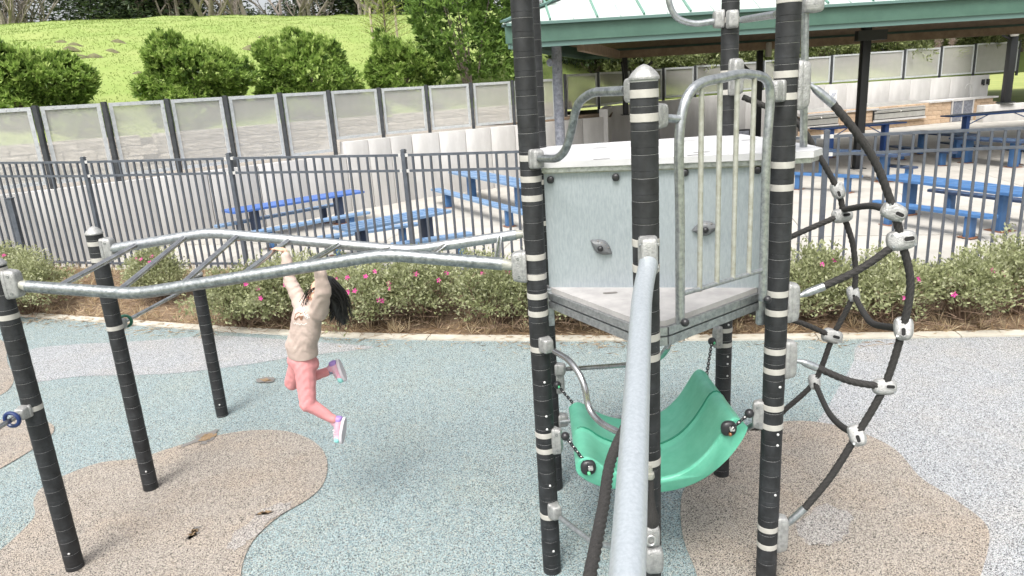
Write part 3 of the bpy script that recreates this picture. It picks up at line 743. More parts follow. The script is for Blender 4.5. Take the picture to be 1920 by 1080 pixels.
for nm, f in (('roof_slope', [cn[0], cn[1], rid[1], rid[0]]), ('roof_slope', [cn[2], cn[3], rid[0], rid[1]]), ('roof_slope', [cn[1], cn[2], rid[1]]), ('roof_slope', [cn[3], cn[0], rid[0]])):
    m = MB().poly([tuple(p) for p in f], th=.03); ro = m.build(nm, 'roof_metal', shelter, smooth=False)
    a, b = Vector(f[0]), Vector(f[1]); t = (b-a).normalized(); L = (b-a).length; up = (Vector(f[2])-b); nrm = t.cross(up).normalized()
    if nrm.z < 0: nrm = -nrm
    upv = nrm.cross(t).normalized()
    if upv.z < 0: upv = -upv
    tri = len(f) == 3; k = int(L/.62); ln = LY/2/math.cos(R_(27))
    for i in range(1, k):
        s = L*i/k; fr = min(1, s/(LY/2), (L-s)/(LY/2)); e = a+t*s+nrm*.024
        MB().bar(e, e+upv*ln*fr, .05 if i % 2 == 0 else .028, .06 if i % 2 == 0 else .022, nrm).build('roof_seam', 'roof_seam' if i % 2 == 0 else 'roof_metal', ro, smooth=False)
for a, b in ((cn[0], rid[0]), (cn[3], rid[0]), (cn[1], rid[1]), (cn[2], rid[1]), (rid[0], rid[1])):
    MB().bar(a+Vector((0, 0, .04)), b+Vector((0, 0, .04)), .22, .05).build('ridge_cap', 'gutter', shelter, smooth=False)
# timber ceiling and beams under the roof
m = MB().poly([tuple(S(.3, .3, ZE+.36)), tuple(S(LX-.3, .3, ZE+.36)), tuple(S(LX-LY/2, LY/2, ZE+hr*.86)), tuple(S(LY/2, LY/2, ZE+hr*.86))])
m.poly([tuple(S(LX-.3, LY-.3, ZE+.36)), tuple(S(.3, LY-.3, ZE+.36)), tuple(S(LY/2, LY/2, ZE+hr*.86)), tuple(S(LX-LY/2, LY/2, ZE+hr*.86))])
m.poly([tuple(S(.3, LY-.3, ZE+.36)), tuple(S(.3, .3, ZE+.36)), tuple(S(LY/2, LY/2, ZE+hr*.86))]); m.poly([tuple(S(LX-.3, .3, ZE+.36)), tuple(S(LX-.3, LY-.3, ZE+.36)), tuple(S(LX-LY/2, LY/2, ZE+hr*.86))])
m.build('ceiling', 'timber', shelter, smooth=False)
CB = 1.55
for a, b in (((CB, CB), (LX-CB, CB)), ((CB, LY-CB), (LX-CB, LY-CB)), ((CB+.15, CB+.1), (CB+.15, LY-CB-.1)), ((LX-CB-.15, CB+.1), (LX-CB-.15, LY-CB-.1))):
    zq = .30 if a[1] == b[1] == CB else .06
    MB().bar(S(*a, ZE+zq), S(*b, ZE+zq), .2, .30).build('beam', 'timber', shelter, smooth=False)
for k in range(1, 12):
    u = CB+k*(LX-2*CB)/12
    MB().bar(S(u, .4, ZE+.30), S(u, LY/2, ZE+hr*.82), .09, .16).build('rafter', 'timber', shelter, smooth=False)
def column(pt, mt, wd, ztop, rnd_=False, zb=0, braces=()):
    m = MB()
    if rnd_: m.lathe([(wd/2, 0), (wd/2, ztop-zb)], 18)
    else: m.bbox((0, 0, (ztop-zb)/2), (wd, wd, ztop-zb), .012)
    o = m.build('column', mt, shelter); o.location = (pt.x, pt.y, zb)
    MB().box((0, 0, .015), (wd*1.7, wd*1.7, .03)).build('base_plate', 'steel_black', o, smooth=False)
    for dv in braces:
        MB().bar((0, 0, ztop-zb-1.15), Vector(dv)*1.1+Vector((0, 0, ztop-zb-.2)), .07, .10).build('brace', 'steel_black', o, smooth=False)
    return o
pc = gz(1607, 316); column(pc, 'steel_black', .24, ZE+.25)
MB().box((pc.x+.15, pc.y, ZE-.1), (.9, .25, .3)).build('column_head', 'steel_black', shelter, smooth=False)
pl = aty(1050, 250, 21.3); column(pl, 'column_grey', .29, ZE+.2, True)
pb = aty(1172, 150, 29.0); column(pb, 'steel_black', .2, ZE-.1, zb=1.9, braces=(xdir, -ydir))
pb2 = aty(1424, 130, 31.0); column(pb2, 'steel_black', .22, ZE-.1, zb=0, braces=(-xdir,))
pr = S(LX-CB, CB, 0); column(pr, 'steel_black', .24, ZE+.2)
# horn speaker on the grey column, lamp boxes
q = aty(1030, 117, 21.1); m = MB().lathe([(.10, 0), (.115, .04), (.05, .10), (.03, .2)], 16, rot=towards((-.6, -.8, 0)) @ Matrix.Rotation(R_(90), 3, 'Y') @ Matrix.Rotation(R_(180), 3, 'Y'))
o = m.build('loudspeaker', 'column_grey', shelter); o.location = q
MB().box((q.x+.16, q.y+.05, q.z-.12), (.10, .1, .42)).build('speaker_bracket', 'column_grey', shelter, smooth=False)
q = aty(1441, 92, 30.5); MB().lathe([(.11, 0), (.13, .1), (.13, .5), (.10, .56)], 12, q-Vector((0, 0, .3))).build('lamp', 'band', shelter)

s2 = thing('shelter_corner', 'corner of a second green roofed shelter at the right edge', 'shelter')
q0 = aty(1842, 56, 37); xd = Vector((1, .1, 0)).normalized()
for nm, dz, th, off, mt in (('fascia', .32, .34, 0, 'fascia'), ('gutter', .06, .16, .12, 'gutter')):
    MB().bar(q0+Vector((0, off, dz)), q0+xd*8+Vector((0, off, dz)), .1, th).build(nm, mt, s2, smooth=False)
MB().poly([tuple(q0+Vector((0, 0, .5))), tuple(q0+xd*8+Vector((0, 0, .5))), tuple(q0+xd*8+Vector((0, 6, 2.6))), tuple(q0+xd*3+Vector((0, 6, 2.6)))], th=.04).build('roof_slope', 'roof_metal', s2, smooth=False)
pcz = atd(1885, 193, 46.5); q = aty(1885, 193, 37.6)
m = MB().bbox((0, 0, (q0.z+.3-q.z)/2), (.34, .34, q0.z+.3-q.z), .015); o = m.build('column', 'steel_black', s2); o.location = q
MB().box((0, 0, .03), (.7, .5, .06)).build('base_plate', 'steel_black', o, smooth=False)
MB().lathe([(.16, 0), (.2, .08), (.2, .42), (.15, .5)], 12, aty(1902, 68, 37.3)).build('lamp', 'band', s2)
MB().tube(fillet([aty(1878, 57, 37.4), aty(1879, 66, 37.4), aty(1893, 72, 37.5)], .3), .05, 8).build('downpipe', 'steel_black', s2)
pw = thing('low_wall', 'low concrete wall carrying the black column at the right edge', 'wall')
MB().bbox((q.x+4.6, q.y+.2, q.z/2-.04), (11.5, .6, q.z-.02), .03).build('wall_body', 'concrete', pw)

# ================================================================ BARBECUE COUNTER
ta = (W2[2]-W2[1]).normalized(); na = WN(W2[1], W2[2])
def cpt(px, off=-1.0): return on_line(px, [q+na*off for q in (W2[1]-ta*3, W2[1], W2[2])], 220)
bbq = thing('barbecue_counter', 'tan split face block counter along the back wall', 'counter')
CH = 1.06
A, B = cpt(1500), cpt(1851)
bt = []
for s in range(3):
    me = MB().bbox((0, 0, 0), (.585, .25, .215), .012).mesh('block'); me.materials.append(M['block_tan']); bt.append(me)
put_blocks([A, B], 0, 5, bbq, bt, .6, .225)
ca_ = A+na*.15; cb_ = B+na*.15
MB().bar(ca_+Vector((0, 0, CH/2-.05))+na*.3, cb_+Vector((0, 0, CH/2-.05))+na*.3, .5, CH-.12).build('core', 'joint', bbq, smooth=False)
for x0, x1, dz in ((1500, 1566, 0), (1575, 1634, 0), (1727, 1853, .12)):
    a, b = cpt(x0, -.72), cpt(x1, -.72); MB().bar(a+Vector((0, 0, CH-.03+dz)), b+Vector((0, 0, CH-.03+dz)), .95, .09).build('worktop', 'concrete', bbq, smooth=False)
    if dz: MB().bar(cpt(x0+2, -.95)+Vector((0, 0, CH-.04)), cpt(x1-2, -.95)+Vector((0, 0, CH-.04)), .1, .2).build('trim', 'block_tan', bbq, smooth=False)
a, b = cpt(1782, -1.15), cpt(1822, -1.15)
dr = MB().bar(a+Vector((0, 0, .56)), b+Vector((0, 0, .56)), .05, 1.08).build('cabinet_door', 'column_grey', bbq, smooth=False)
t = (b-a).normalized(); L = (b-a).length
for s in (.02, .5, .98): MB().bar(a+t*L*s-na*.03+Vector((0, 0, .02)), a+t*L*s-na*.03+Vector((0, 0, 1.1)), .06, .05, na).build('frame', 'concrete', dr, smooth=False)
MB().bar(a-na*.033+Vector((0, 0, 1.12)), b-na*.033+Vector((0, 0, 1.12)), .05, .06).build('frame', 'concrete', dr, smooth=False)
q = cpt(1816, -.5); q.z = CH+.12
MB().tube(fillet([q, q+Vector((0, 0, .62)), q+Vector((-.16, 0, .78)), q+Vector((-.36, -.05, .66)), q+Vector((-.38, -.05, .5))], .15), .022, 8).build('faucet', 'stainless', bbq)
for px in (1836, 1845):
    q = cpt(px, -.05); MB().bbox((q.x, q.y, 1.95), (.16, .1, .28), .02).ball((q.x, q.y-.08, 1.8), .05, 8, 6).build('dispenser', 'steel_black', bbq)
for x0, x1, lb in ((1500, 1568, 'stainless double grill beside the tower in the tan counter'), (1633, 1729, 'wide stainless grill in the middle of the tan counter')):
    a, b = cpt(x0, -1.06), cpt(x1, -1.06); up = Vector((0, 0, 1)); t = (b-a).normalized()
    gr = thing('grill', lb, 'grill', (0, 0, 0), 'built in grills')
    lid = MB(); A1, B1 = a-na*.12+up*(CH-.06), b-na*.12+up*(CH-.06); A2, B2 = a+na*.5+up*(CH+.26), b+na*.5+up*(CH+.26)
    lid.add([A1, B1, B2, A2, A1-up*.05, B1-up*.05, B2-up*.3, A2-up*.3], [(0, 1, 2, 3), (4, 7, 6, 5), (0, 4, 5, 1), (1, 5, 6, 2), (2, 6, 7, 3), (3, 7, 4, 0)]); lid.build('lid', 'stainless', gr, smooth=False)
    for z, h in ((CH-.20, .09), (CH-.42, .26)): MB().bar(a-na*.17+up*z+t*.05, b-na*.17+up*z-t*.05, .06, h).build('panel', 'stainless', gr, smooth=False)
    MB().bar(a-na*.13+up*(CH-.36), b-na*.13+up*(CH-.36), .05, .52).build('recess', 'dark_gap', gr, smooth=False)
    MB().bar(a-na*.19+up*(CH-.64), b-na*.19+up*(CH-.64), .08, .10).build('ledge', 'concrete', gr, smooth=False)
    c = (a+b)/2-na*.23; MB().ball(c+up*(CH-.22), .05, 10, 6).build('knob', 'stainless', gr)
    MB().tube([a-na*.26+t*.1+up*(CH-.13), b-na*.26-t*.1+up*(CH-.13)], .02, 8).build('handle', 'stainless', gr)
q = on_line(1562, [z-na*.03 for z in W2], 180); cz = onv(1562, 180, q, q+ta)
sg = thing('wall_sign', 'small white sign with a dark slanted mark on the wall', 'sign', cz, None, math.atan2(ta.y, ta.x))
MB().box((0, 0, 0), (.50, .02, .58)).build('board', 'white_paint', sg, smooth=False)
m = MB()
for k in range(3): m.bar((-.13+.07*k, -.013, -.02-.02*k), (-.02+.09*k, -.013, .17), .006, .035, (0, 1, 0))
m.bar((-.17, -.013, -.13), (.17, -.013, -.13), .006, .02, (0, 1, 0)); m.bar((-.12, -.013, -.19), (.12, -.013, -.19), .006, .02, (0, 1, 0)); m.build('mark', 'ink', sg, smooth=False)
q = cpt(1393, -.1) if False else on_line(1393, [z-na*.12 for z in W2], 240)
wb = thing('wall_box', 'small black box on the wall behind the guard bars', 'box', (q.x, q.y, 0))
MB().bbox((0, 0, .32), (.62, .28, .6), .02).build('housing', 'steel_black', wb); MB().bbox((0, -.15, .32), (.5, .03, .46), .01).build('cover', 'column_grey', wb)
# soil and stub wall seen under the shelter on the left
tr = tag(MB().poly([tuple(Vector((q.x, q.y, 1.97))) for q in (W[3]+Vector((-1.5, -.5, 0)), W[3]+Vector((.3, .2, 0)), W2[0]+Vector((.2, .4, 0)), W2[0]+Vector((6, 5, 0)), W2[0]+Vector((-3, 5, 0)), W[3]+Vector((-4.5, .5, 0)))]).build('terrace', 'soil', smooth=False), 'soil terrace behind the step in the wall', None, None, 'structure')
st = thing('step_wall', 'short return of grey concrete joining the two walls', 'wall')
a, b = W[3], W2[0]; MB().bar(a+Vector((0, 0, 1.1)), b+Vector((-.1, -.2, 1.1)), .3, 2.34).build('wall_body', 'concrete', st, smooth=False)
# ================================================================ PLANTS
def blob(n, rx, ry, rz, g, lump=.22, inner=.25):
    """points in the outer shell of a lumpy crown, with outward directions"""
    v = g.normal(size=(n, 3)); v /= np.linalg.norm(v, axis=1)[:, None]; v[:, 2] = np.where(v[:, 2] < -.55, -v[:, 2], v[:, 2])
    ph = g.random(6)*6.28
    l = 1+lump*(np.sin(4*v[:, 0]+ph[0])*np.sin(3.5*v[:, 1]+ph[1])+.7*np.sin(6*v[:, 2]+ph[2]+3*v[:, 0])+.5*np.sin(9*v[:, 1]+ph[3])*np.cos(8*v[:, 0]+ph[4]))
    r = l*(1-inner*g.random(n)**1.5)
    return v*r[:, None]*np.array([rx, ry, rz]), v
def bush(label, loc, rx, rz, seed, material='leaf_bush', n=900, k=10, L=.20, Wd=.055, group='bushes on the hill foot', spikes=40, name='bush'):
    g = np.random.default_rng(seed); t = thing(name, label, 'bush', loc, group)
    P, v = blob(n, rx, rx*.9, rz, g); P[:, 2] += rz*.72; P = P[P[:, 2] > -.1]; v = v[:len(P)] if len(v) == len(P) else P/np.linalg.norm(P, axis=1)[:, None]
    up = v*1.0; up[:, 2] += .75
    clump = np.clip(g.normal(.5, .2, len(P)), 0, 1)
    pos, d = rosettes(P, up, k, g, .75)
    vals = np.clip(np.repeat(clump, k)+g.normal(0, .14, len(pos)), 0, 1)
    if spikes:                                   # young shoots standing out of the top
        th = g.random(spikes)*6.28; rr = np.sqrt(g.random(spikes))*rx*.85
        for a, r in zip(th, rr):
            h0 = rz*(1.55-.45*(r/rx)**2); ln = g.uniform(.25, .6)*rz*.5; q = np.linspace(0, 1, 12)
            sp = np.stack([r*np.cos(a)+q*.05*g.normal(), r*np.sin(a)+q*.05*g.normal(), h0+q*ln], 1)
            dd = g.normal(size=(12, 3))*.6; dd[:, 2] = .9; pos = np.vstack([pos, sp]); d = np.vstack([d, dd]); vals = np.append(vals, np.clip(g.normal(.8, .1, 12), 0, 1))
    leaves('crown', material, pos, d, L, Wd, t, seed+1, vals=vals)
    m = MB()
    for i in range(9):
        a = g.random()*6.28; q = Vector((math.cos(a)*rx*.6, math.sin(a)*rx*.6, rz*(.6+.6*g.random())))
        m.tube([Vector((q.x*.1, q.y*.1, -.15)), q*.5+Vector((0, 0, .1)), q], [.05, .035, .012], 6)
    m.build('trunk', 'bark', t); return t
def ground_at(px, d): q = atd(px, 200, d); return Vector((q.x, q.y, hz(q.x, q.y)-.05))
def hillspot(px, d):
    q = atd(px, 200, d); return Vector((q.x, q.y, hz(q.x, q.y)-.05))
W_d = lambda px: math.hypot(*on_line(px, W)[:2])
specs = [('dense leafy bush at the far left behind the screens', 62, 85, 95, 1), ('rounded green bush second from the left above the screens', 366, 72, 106, 2),
         ('rounded green bush third from the left with upright shoots', 578, 58, 104, 3), ('bush below the staked young conifer', 752, 74, 66, 4)]
for lb, px, ytop, hw, sd_ in specs:
    d = W_d(px)+5.6; q = hillspot(px, d); k = d*1.06/FPX; rx = hw*k
    top = atd(px, ytop, d).z; h = top-q.z; rz = h/1.72
    bush(lb, q, rx*.74, rz*.95, sd_*13, n=1900 if hw > 80 else 1300, L=.19, Wd=.062, k=13)
# tall dense shrub by the shelter: two overlapping heads of one plant
d = W_d(890)+5.0; q = hillspot(888, d)
bush('tall dense dark green bush beside the shelter roof', q, 1.75, 3.6, 77, 'leaf_dense', 2600, 9, .24, .07, spikes=0)
q = hillspot(975, d+3.0); bush('tall dark bush half hidden behind the left tower posts', q, 1.7, 4.4, 78, 'leaf_dense', 1500, 9, .24, .08, spikes=0)
for i, (px, dd) in enumerate(((330, 4.2), (560, 4.3), (690, 4.3), (800, 4.2), (150, 4.2))):
    q = hillspot(px, W_d(px)+dd); bush(('low leafy plant growing over the block wall at the left', 'low leafy plant over the block wall below the third bush', 'low leafy plant over the block wall left of the staked conifer', 'low leafy plant over the block wall below the tall bush', 'low leafy plant over the block wall beside the leftmost bush')[i], q, .62, .30, 90+i, 'leaf_bush', 170, 9, .2, .06, 'low plants on the block wall', 0, 'low_plant')

# young staked conifer
q = hillspot(737, 34); t = thing('young_conifer', 'young lime green conifer tied between two stakes', 'tree', q)
g = np.random.default_rng(5); H_ = 4.6
MB().tube([(0, 0, -.1), (.02, 0, H_*.5), (0, .02, H_)], [.05, .035, .008], 7).build('trunk', 'bark', t)
pos = []; d = []; br = MB()
for i in range(110):
    z = .5+(H_-.5)*(i/110); a = i*2.4; ln = 1.15*(1-z/H_)**.8+.15; n = 26
    for j in range(n):
        s = (j+1)/n; c = np.array([math.cos(a)*ln*s, math.sin(a)*ln*s, z+ln*(.55*s-.12*s*s)])
        pos.append(c+g.normal(size=3)*.03); d.append(np.array([math.cos(a), math.sin(a), .7])+g.normal(size=3)*.55)
    br.tube([(0, 0, z), (math.cos(a)*ln, math.sin(a)*ln, z+ln*.43)], [.012, .004], 4)
br.build('branch_set', 'twig', t); leaves('crown', 'leaf_lime', pos, d, .17, .03, t, 6)
for px, ytop, lb in ((713, 14, 'wooden stake left of the young conifer'), (758, 10, 'wooden stake right of the young conifer')):
    q = hillspot(px, 34); h = atd(px, ytop, 34).z-q.z
    s = thing('tree_stake', lb, 'stake', q, 'stakes of the young conifer'); MB().tube([(0, 0, -.2), (0, 0, h)], .05, 8).build('pole', 'stake', s)

# flowering shrubs in the bed
fm = MB()
for i in range(5):
    a = i*2*math.pi/5; c, s = math.cos(a), math.sin(a); w_ = .42
    c1, s1, c2, s2_ = math.cos(a-w_), math.sin(a-w_), math.cos(a+w_), math.sin(a+w_)
    fm.add([(0, 0, 0), (c1*.024, s1*.024, .010), (c*.036, s*.036, .006), (c2*.024, s2_*.024, .010)], [(0, 1, 2, 3)])
fme = fm.mesh('flower'); fme.materials.append(M['petal'])
def shrub(label, px, py, h, r, seed, nf, dead=0.0, n=330):
    q = gz(px, py); q = bedpt(q.x, q.y); g = np.random.default_rng(seed)
    t = thing('flowering_shrub', label, 'shrub', q-Vector((0, 0, .02)), 'flowering shrubs in the bed')
    m = MB(); ends = []
    for i in range(34):
        a = g.random()*6.28; ln = r*math.sqrt(g.random())*.95; z = h*(.45+.5*g.random())*(1-.25*(ln/r)**2)
        e = Vector((math.cos(a)*ln, math.sin(a)*ln, z)); mid = e*.5+Vector((g.normal()*.06, g.normal()*.06, z*.08))
        m.tube([Vector((e.x*.12, e.y*.12, 0)), mid, e], [.012, .008, .004], 4, False)
        for _ in range(3):
            f = mid.lerp(e, g.random()); e2 = f+Vector((g.normal()*.13, g.normal()*.13, abs(g.normal())*.12)); m.tube([f, e2], [.005, .002], 3, False); ends.append(e2)
        ends.append(e)
    m.build('stem', 'twig', t)
    ends = np.array([tuple(e) for e in ends]); P, v = blob(n, r*.98, r*.98, h*.46, g, .28, .5); P[:, 2] += h*.60
    P = np.vstack([P, ends, ends+g.normal(size=ends.shape)*.04]); P = P[P[:, 2] > h*(.16+dead)]
    if dead: P = P[g.random(len(P)) > dead]
    k = 15; ct = np.array([0, 0, h*.45]); o = P-ct; o /= np.linalg.norm(o, axis=1)[:, None]+1e-6; o[:, 2] += .6
    pos = np.repeat(P, k, 0)+g.normal(size=(len(P)*k, 3))*.045; d = np.repeat(o, k, 0)+g.normal(size=(len(P)*k, 3))*.9
    cv = np.repeat(np.clip(g.normal(.5, .18, len(P)), 0, 1), k)
    leaves('foliage', 'leaf_shrub', pos, d, .052, .026, t, seed+1, vals=np.clip(cv+g.normal(0, .15, len(pos)), 0, 1))
    # dry inner twigs
    tw = MB()
    for i in range(150):
        a = g.random()*6.28; rr = r*1.02*math.sqrt(g.random()); p = Vector((math.cos(a)*rr, math.sin(a)*rr, h*.32*g.random()+.02)); tw.tube([p, p+Vector((g.normal()*.14, g.normal()*.14, abs(g.normal())*.09))], [.004, .002], 3, False)
    tag(tw.build('dry_twigs', 'twig', t), kind='stuff')
    for i in range(nf):
        az = g.uniform(-2.6, -.5); el = g.uniform(.1, 1.2)
        p = Vector((math.cos(az)*math.cos(el)*r, math.sin(az)*math.cos(el)*r, h*.55+h*.47*math.sin(el))); nrm = Vector((p.x, p.y-.25*r, (p.z-h*.5)))
        o_ = obj('flower', fme, None, t, p*1.02, nrm.to_track_quat('Z', 'Y').to_euler(), (1.1,)*3)
sh = [('pink flowering shrub at the far left behind the ladder clamp', 60, 588, .9, .74, 8), ('flowering shrub just right of the second ladder post foot', 300, 572, .85, .42, 4),
      ('rounded flowering shrub left of the child', 455, 612, .82, .66, 3), ('shrub behind the jumping child with pink flowers', 545, 606, .92, .62, 5),
      ('shrub with many pink flowers right of the child', 690, 612, .88, .68, 10), ('leafy shrub between the child and the tower', 800, 606, .92, .58, 4),
      ('pale green shrub close to the left tower post', 930, 610, .9, .60, 2), ('shrub behind the left tower posts', 1030, 612, .90, .6, 2), ('shrub below the tower deck', 1130, 612, .8, .7, 1),
      ('shrub under the deck beside the hanging seat', 1290, 612, .8, .7, 1), ('shrub behind the right rear tower post', 1395, 606, .85, .6, 1),
      ('shrub just right of the thick black tower post', 1525, 604, .82, .48, 2), ('bushy shrub behind the middle of the net', 1650, 608, .74, .55, 2),
      ('thin twiggy shrub right of the net', 1800, 606, .76, .52, 3), ('twiggy shrub at the right edge', 1905, 594, .86, .52, 1), ('tall flowering shrub at the left edge behind the first', 15, 560, .9, .6, 3)]
for i, s in enumerate(sh): shrub(*s, seed=200+i*7, dead=.12 if i in (13, 14) else 0.0) if False else shrub(s[0], s[1], s[2], s[3], s[4], 200+i*7, s[5], .3 if i in (13, 14) else (.1 if i in (11, 12) else 0))

# vegetation bank beyond the right hand screens
def loose(name, label, px, d, h, r, seed, material, n=420, k=10, L=.3, Wd=.05, droop=0.0, z=None, group='plants beyond the right screens', trunk='bark', cat='bush'):
    q = atd(px, 120, d); z = hz(q.x, q.y) if z is None else z; g = np.random.default_rng(seed)
    t = thing(name, label, cat, Vector((q.x, q.y, z-.1)), group)
    P, v = blob(n, r, r, h*.5, g, .3, .6); P[:, 2] += h*.44; o = v.copy(); o[:, 2] += .6
    pos, dd = rosettes(P, o, k, g, .9); pos = pos+g.normal(size=pos.shape)*.08
    leaves('crown', material, pos, dd, L, Wd, t, seed+1, droop=droop)
    m = MB()
    for i in range(12):
        a = g.random()*6.28; e = Vector((math.cos(a)*r*.7, math.sin(a)*r*.7, h*(.5+.4*g.random()))); m.tube([Vector((e.x*.1, e.y*.1, -.1)), e*.5+Vector((g.normal()*.1, 0, .1)), e], [.06, .04, .012], 5)
    m.build('trunk', trunk, t)
ls = [('grey green shrub with dead stems behind the post and guard', 1110, 33, 2.3, 1.6, 'leaf_dark'), ('dark shrub beyond the screens under the roof', 1205, 36, 2.4, 1.9, 'leaf_grey'), ('brown tinged shrub behind the guard bars', 1300, 38, 2.5, 1.9, 'leaf_grey'),
      ('shrub beyond the screens right of the rear column', 1400, 40, 2.4, 1.8, 'leaf_grey'), ('grey leaved shrub right of the thick tower post', 1535, 43, 2.7, 2.0, 'leaf_grey'), ('dark shrub left of the black shelter column', 1590, 44.5, 3.4, 1.9, 'leaf_dark'),
      ('grey shrub right of the black shelter column', 1655, 45.5, 2.8, 2.0, 'leaf_grey'), ('feathery shrub left of the pampas plumes', 1700, 49, 4.4, 2.3, 'leaf_lime'), ('feathery lime green shrub behind the pampas plumes', 1780, 51, 4.9, 2.6, 'leaf_lime'),
      ('feathery shrub right of the pampas plumes', 1850, 52, 4.8, 2.4, 'leaf_lime'), ('pale shrub at the right edge beyond the screens', 1915, 49, 3.4, 2.2, 'leaf_grey'), ('low pale shrub in front of the feathery ones', 1825, 46.8, 2.5, 1.9, 'leaf_grey'), ('feathery tall shrub left behind the black column', 1620, 50, 4.6, 2.4, 'leaf_lime')]
for i, (lb, px, d, h, r, mt) in enumerate(ls):
    d = math.hypot(*on_line(px, W2, 120)[:2])+{'leaf_grey': 3.7, 'leaf_dark': 4.6, 'leaf_lime': 6.2}[mt]
    if mt == 'leaf_lime': loose('feathery_shrub', lb, px, d, h, r*1.25, 400+i*5, mt, 900, 12, .55, .045, .55)
    else: loose('hedge_shrub', lb, px, d, h, r*1.35, 400+i*5, mt, 950, 12, .22, .07)
PGD = math.hypot(*on_line(1775, W2, 120)[:2])+1.6
q = atd(1775, 120, PGD); z = hz(q.x, q.y); t = thing('pampas_grass', 'pampas grass clump with two pinkish plumes above the screens', 'grass clump', Vector((q.x, q.y, z-.05)))
g = np.random.default_rng(61); n = 700; th = g.random(n)*6.28
leaves('blades', 'leaf_lime', np.stack([np.cos(th)*.25*g.random(n), np.sin(th)*.25*g.random(n), g.random(n)*.3], 1), np.stack([np.cos(th)*.55, np.sin(th)*.55, np.ones(n)], 1)+g.normal(size=(n, 3))*.12, 1.7, .03, t, 62, droop=.35)
for px, y0, y1 in ((1756, 97, 66), (1783, 88, 55)):
    b = atd(px, y0, PGD-.2)-t.location; e = atd(px+3, y1, PGD-.2)-t.location; MB().tube([(0, 0, .2), b*.6, b], .012, 5).build('stalk', 'stake', t)
    k = 420; s = g.random(k)[:, None]; c = np.array(b)*(1-s)+np.array(e)*s; rr = .16*np.sin(np.pi*np.clip(s, .05, .97))
    leaves('plume', 'plume', c+g.normal(size=(k, 3))*rr*.5, g.normal(size=(k, 3))*.6+np.array([.35, 0, .7]), .24, .02, t, 63)

# trees along the crest
def far_tree(name, label, px, d, h, seed, kind):
    q = atd(px, 60, d); z = hz(q.x, q.y); g = np.random.default_rng(seed); r_ = random.Random(seed)
    t = thing(name, label, 'tree', Vector((q.x, q.y, z-.3)), 'trees along the hilltop')
    m = MB(); tips = []
    stems = 3 if kind == 'bare' else (2 if kind == 'spread' else 1)
    def branch(p, dv, ln, rad, lev):
        pts = [p]; v = dv.normalized()
        for i in range(4):
            v = (v+Vector((g.normal()*.16, g.normal()*.16, .05+g.normal()*.08))).normalized(); pts.append(pts[-1]+v*ln/4)
        m.tube(pts, [rad*(1-.17*i) for i in range(5)], 6 if lev < 2 else 4, False)
        if lev >= 3: tips.append(pts[-1]); return
        for i in range(4 if lev < 2 else 3):
            f = pts[1+i % 4]; a = g.random()*6.28; sp = Vector((math.cos(a), math.sin(a), .25 if kind == 'spread' else .75)); branch(f, v*.5+sp, ln*(.62 if kind != 'spread' else .68), rad*.52, lev+1); tips.append(f)
    for s in range(stems):
        a = g.random()*6.28; branch(Vector((math.cos(a)*.3*(stems > 1), math.sin(a)*.3*(stems > 1), 0)), Vector((g.normal()*.3, g.normal()*.3, 1)), h*.55, h*.024, 0)
    m.build('trunk', 'bark_grey' if kind == 'bare' else 'bark', t)
    if kind != 'bare':
        T = np.array([tuple(p) for p in tips]); lo = .9 if kind == 'spread' else .5
        T = T[T[:, 2] > lo]; T = T[g.permutation(len(T))[:300]]
        ex = np.stack([g.normal(size=200)*h*.24, g.normal(size=200)*h*.24, (g.random(200)**1.5)*h*(.75)+lo*.5], 1)
        T = np.vstack([T, ex]); k = 34
        pos = np.repeat(T, k, 0)+g.normal(size=(len(T)*k, 3))*np.array([.75, .75, .22]); dd = g.normal(size=(len(pos), 3)); dd[:, 2] *= .35
        leaves('crown', 'leaf_dark', pos, dd, .42, .13, t, seed+1)
ft = [('dark spreading cypress at the far left of the hilltop', -110, 66, 11, 'spread'), ('bare grey tree at the top left corner', 15, 60, 10, 'bare'), ('dark cypress with low branches right of the sky gap', 225, 70, 11, 'spread'), ('bare slender tree beside the left sky gap', 50, 62, 9, 'bare'),
      ('broad dark cypress left of centre hilltop', 265, 64, 12, 'spread'), ('dark cypress behind the bare trees', 250, 70, 12, 'spread'), ('pale bare tree with a thick trunk on the hilltop', 392, 62, 11, 'bare'), ('thin bare tree left of the thick pale trunk', 325, 63, 10, 'bare'),
      ('dense dark evergreen behind the pale trunks', 330, 72, 12, 'dense'), ('pale bare tree right of the thick trunk', 465, 62, 11, 'bare'), ('dense dark evergreen between the two pale bare trees', 430, 74, 12, 'dense'), ('dense evergreen left of the house', 515, 74, 12, 'dense'),
      ('bare tree in front of the house', 585, 64, 10, 'bare'), ('dense evergreen right of the house', 668, 66, 11, 'dense'), ('pale leaning tree left of the conifer', 682, 62, 10, 'bare'), ('rounded evergreen behind the young conifer', 790, 66, 9, 'dense'),
      ('evergreen behind the tall bush', 860, 70, 10, 'dense'), ('rounded evergreen left of the young conifer', 725, 68, 9, 'dense'), ('bare tree with fine twigs left of the house', 548, 66, 10, 'bare')]
for i, (lb, px, d, h, kd) in enumerate(ft): far_tree('bare_tree' if kd == 'bare' else 'evergreen_tree', lb, px, d, h, 700+i*3, kd)
# low scrub at the feet of the trees
for i, px in enumerate((235, 265, 285, 310, 380, 460, 530, 640, 760, 820)):
    loose('scrub_bush', ('scrub at the foot of the leftmost trees', 'scrub under the left cypress gap', 'scrub under the broad cypress', 'scrub left of the thick pale trunk', 'scrub at the thick pale trunk', 'scrub at the second pale tree', 'scrub left of the house', 'scrub right of the house', 'scrub behind the young conifer', 'scrub by the tall bush')[i], px, 68+i % 3*2, 3.0, 3.0, 900+i*4, 'leaf_dark' if px < 700 else 'leaf_grey', 420, 12, .34, .09, group='scrub under the hilltop trees')

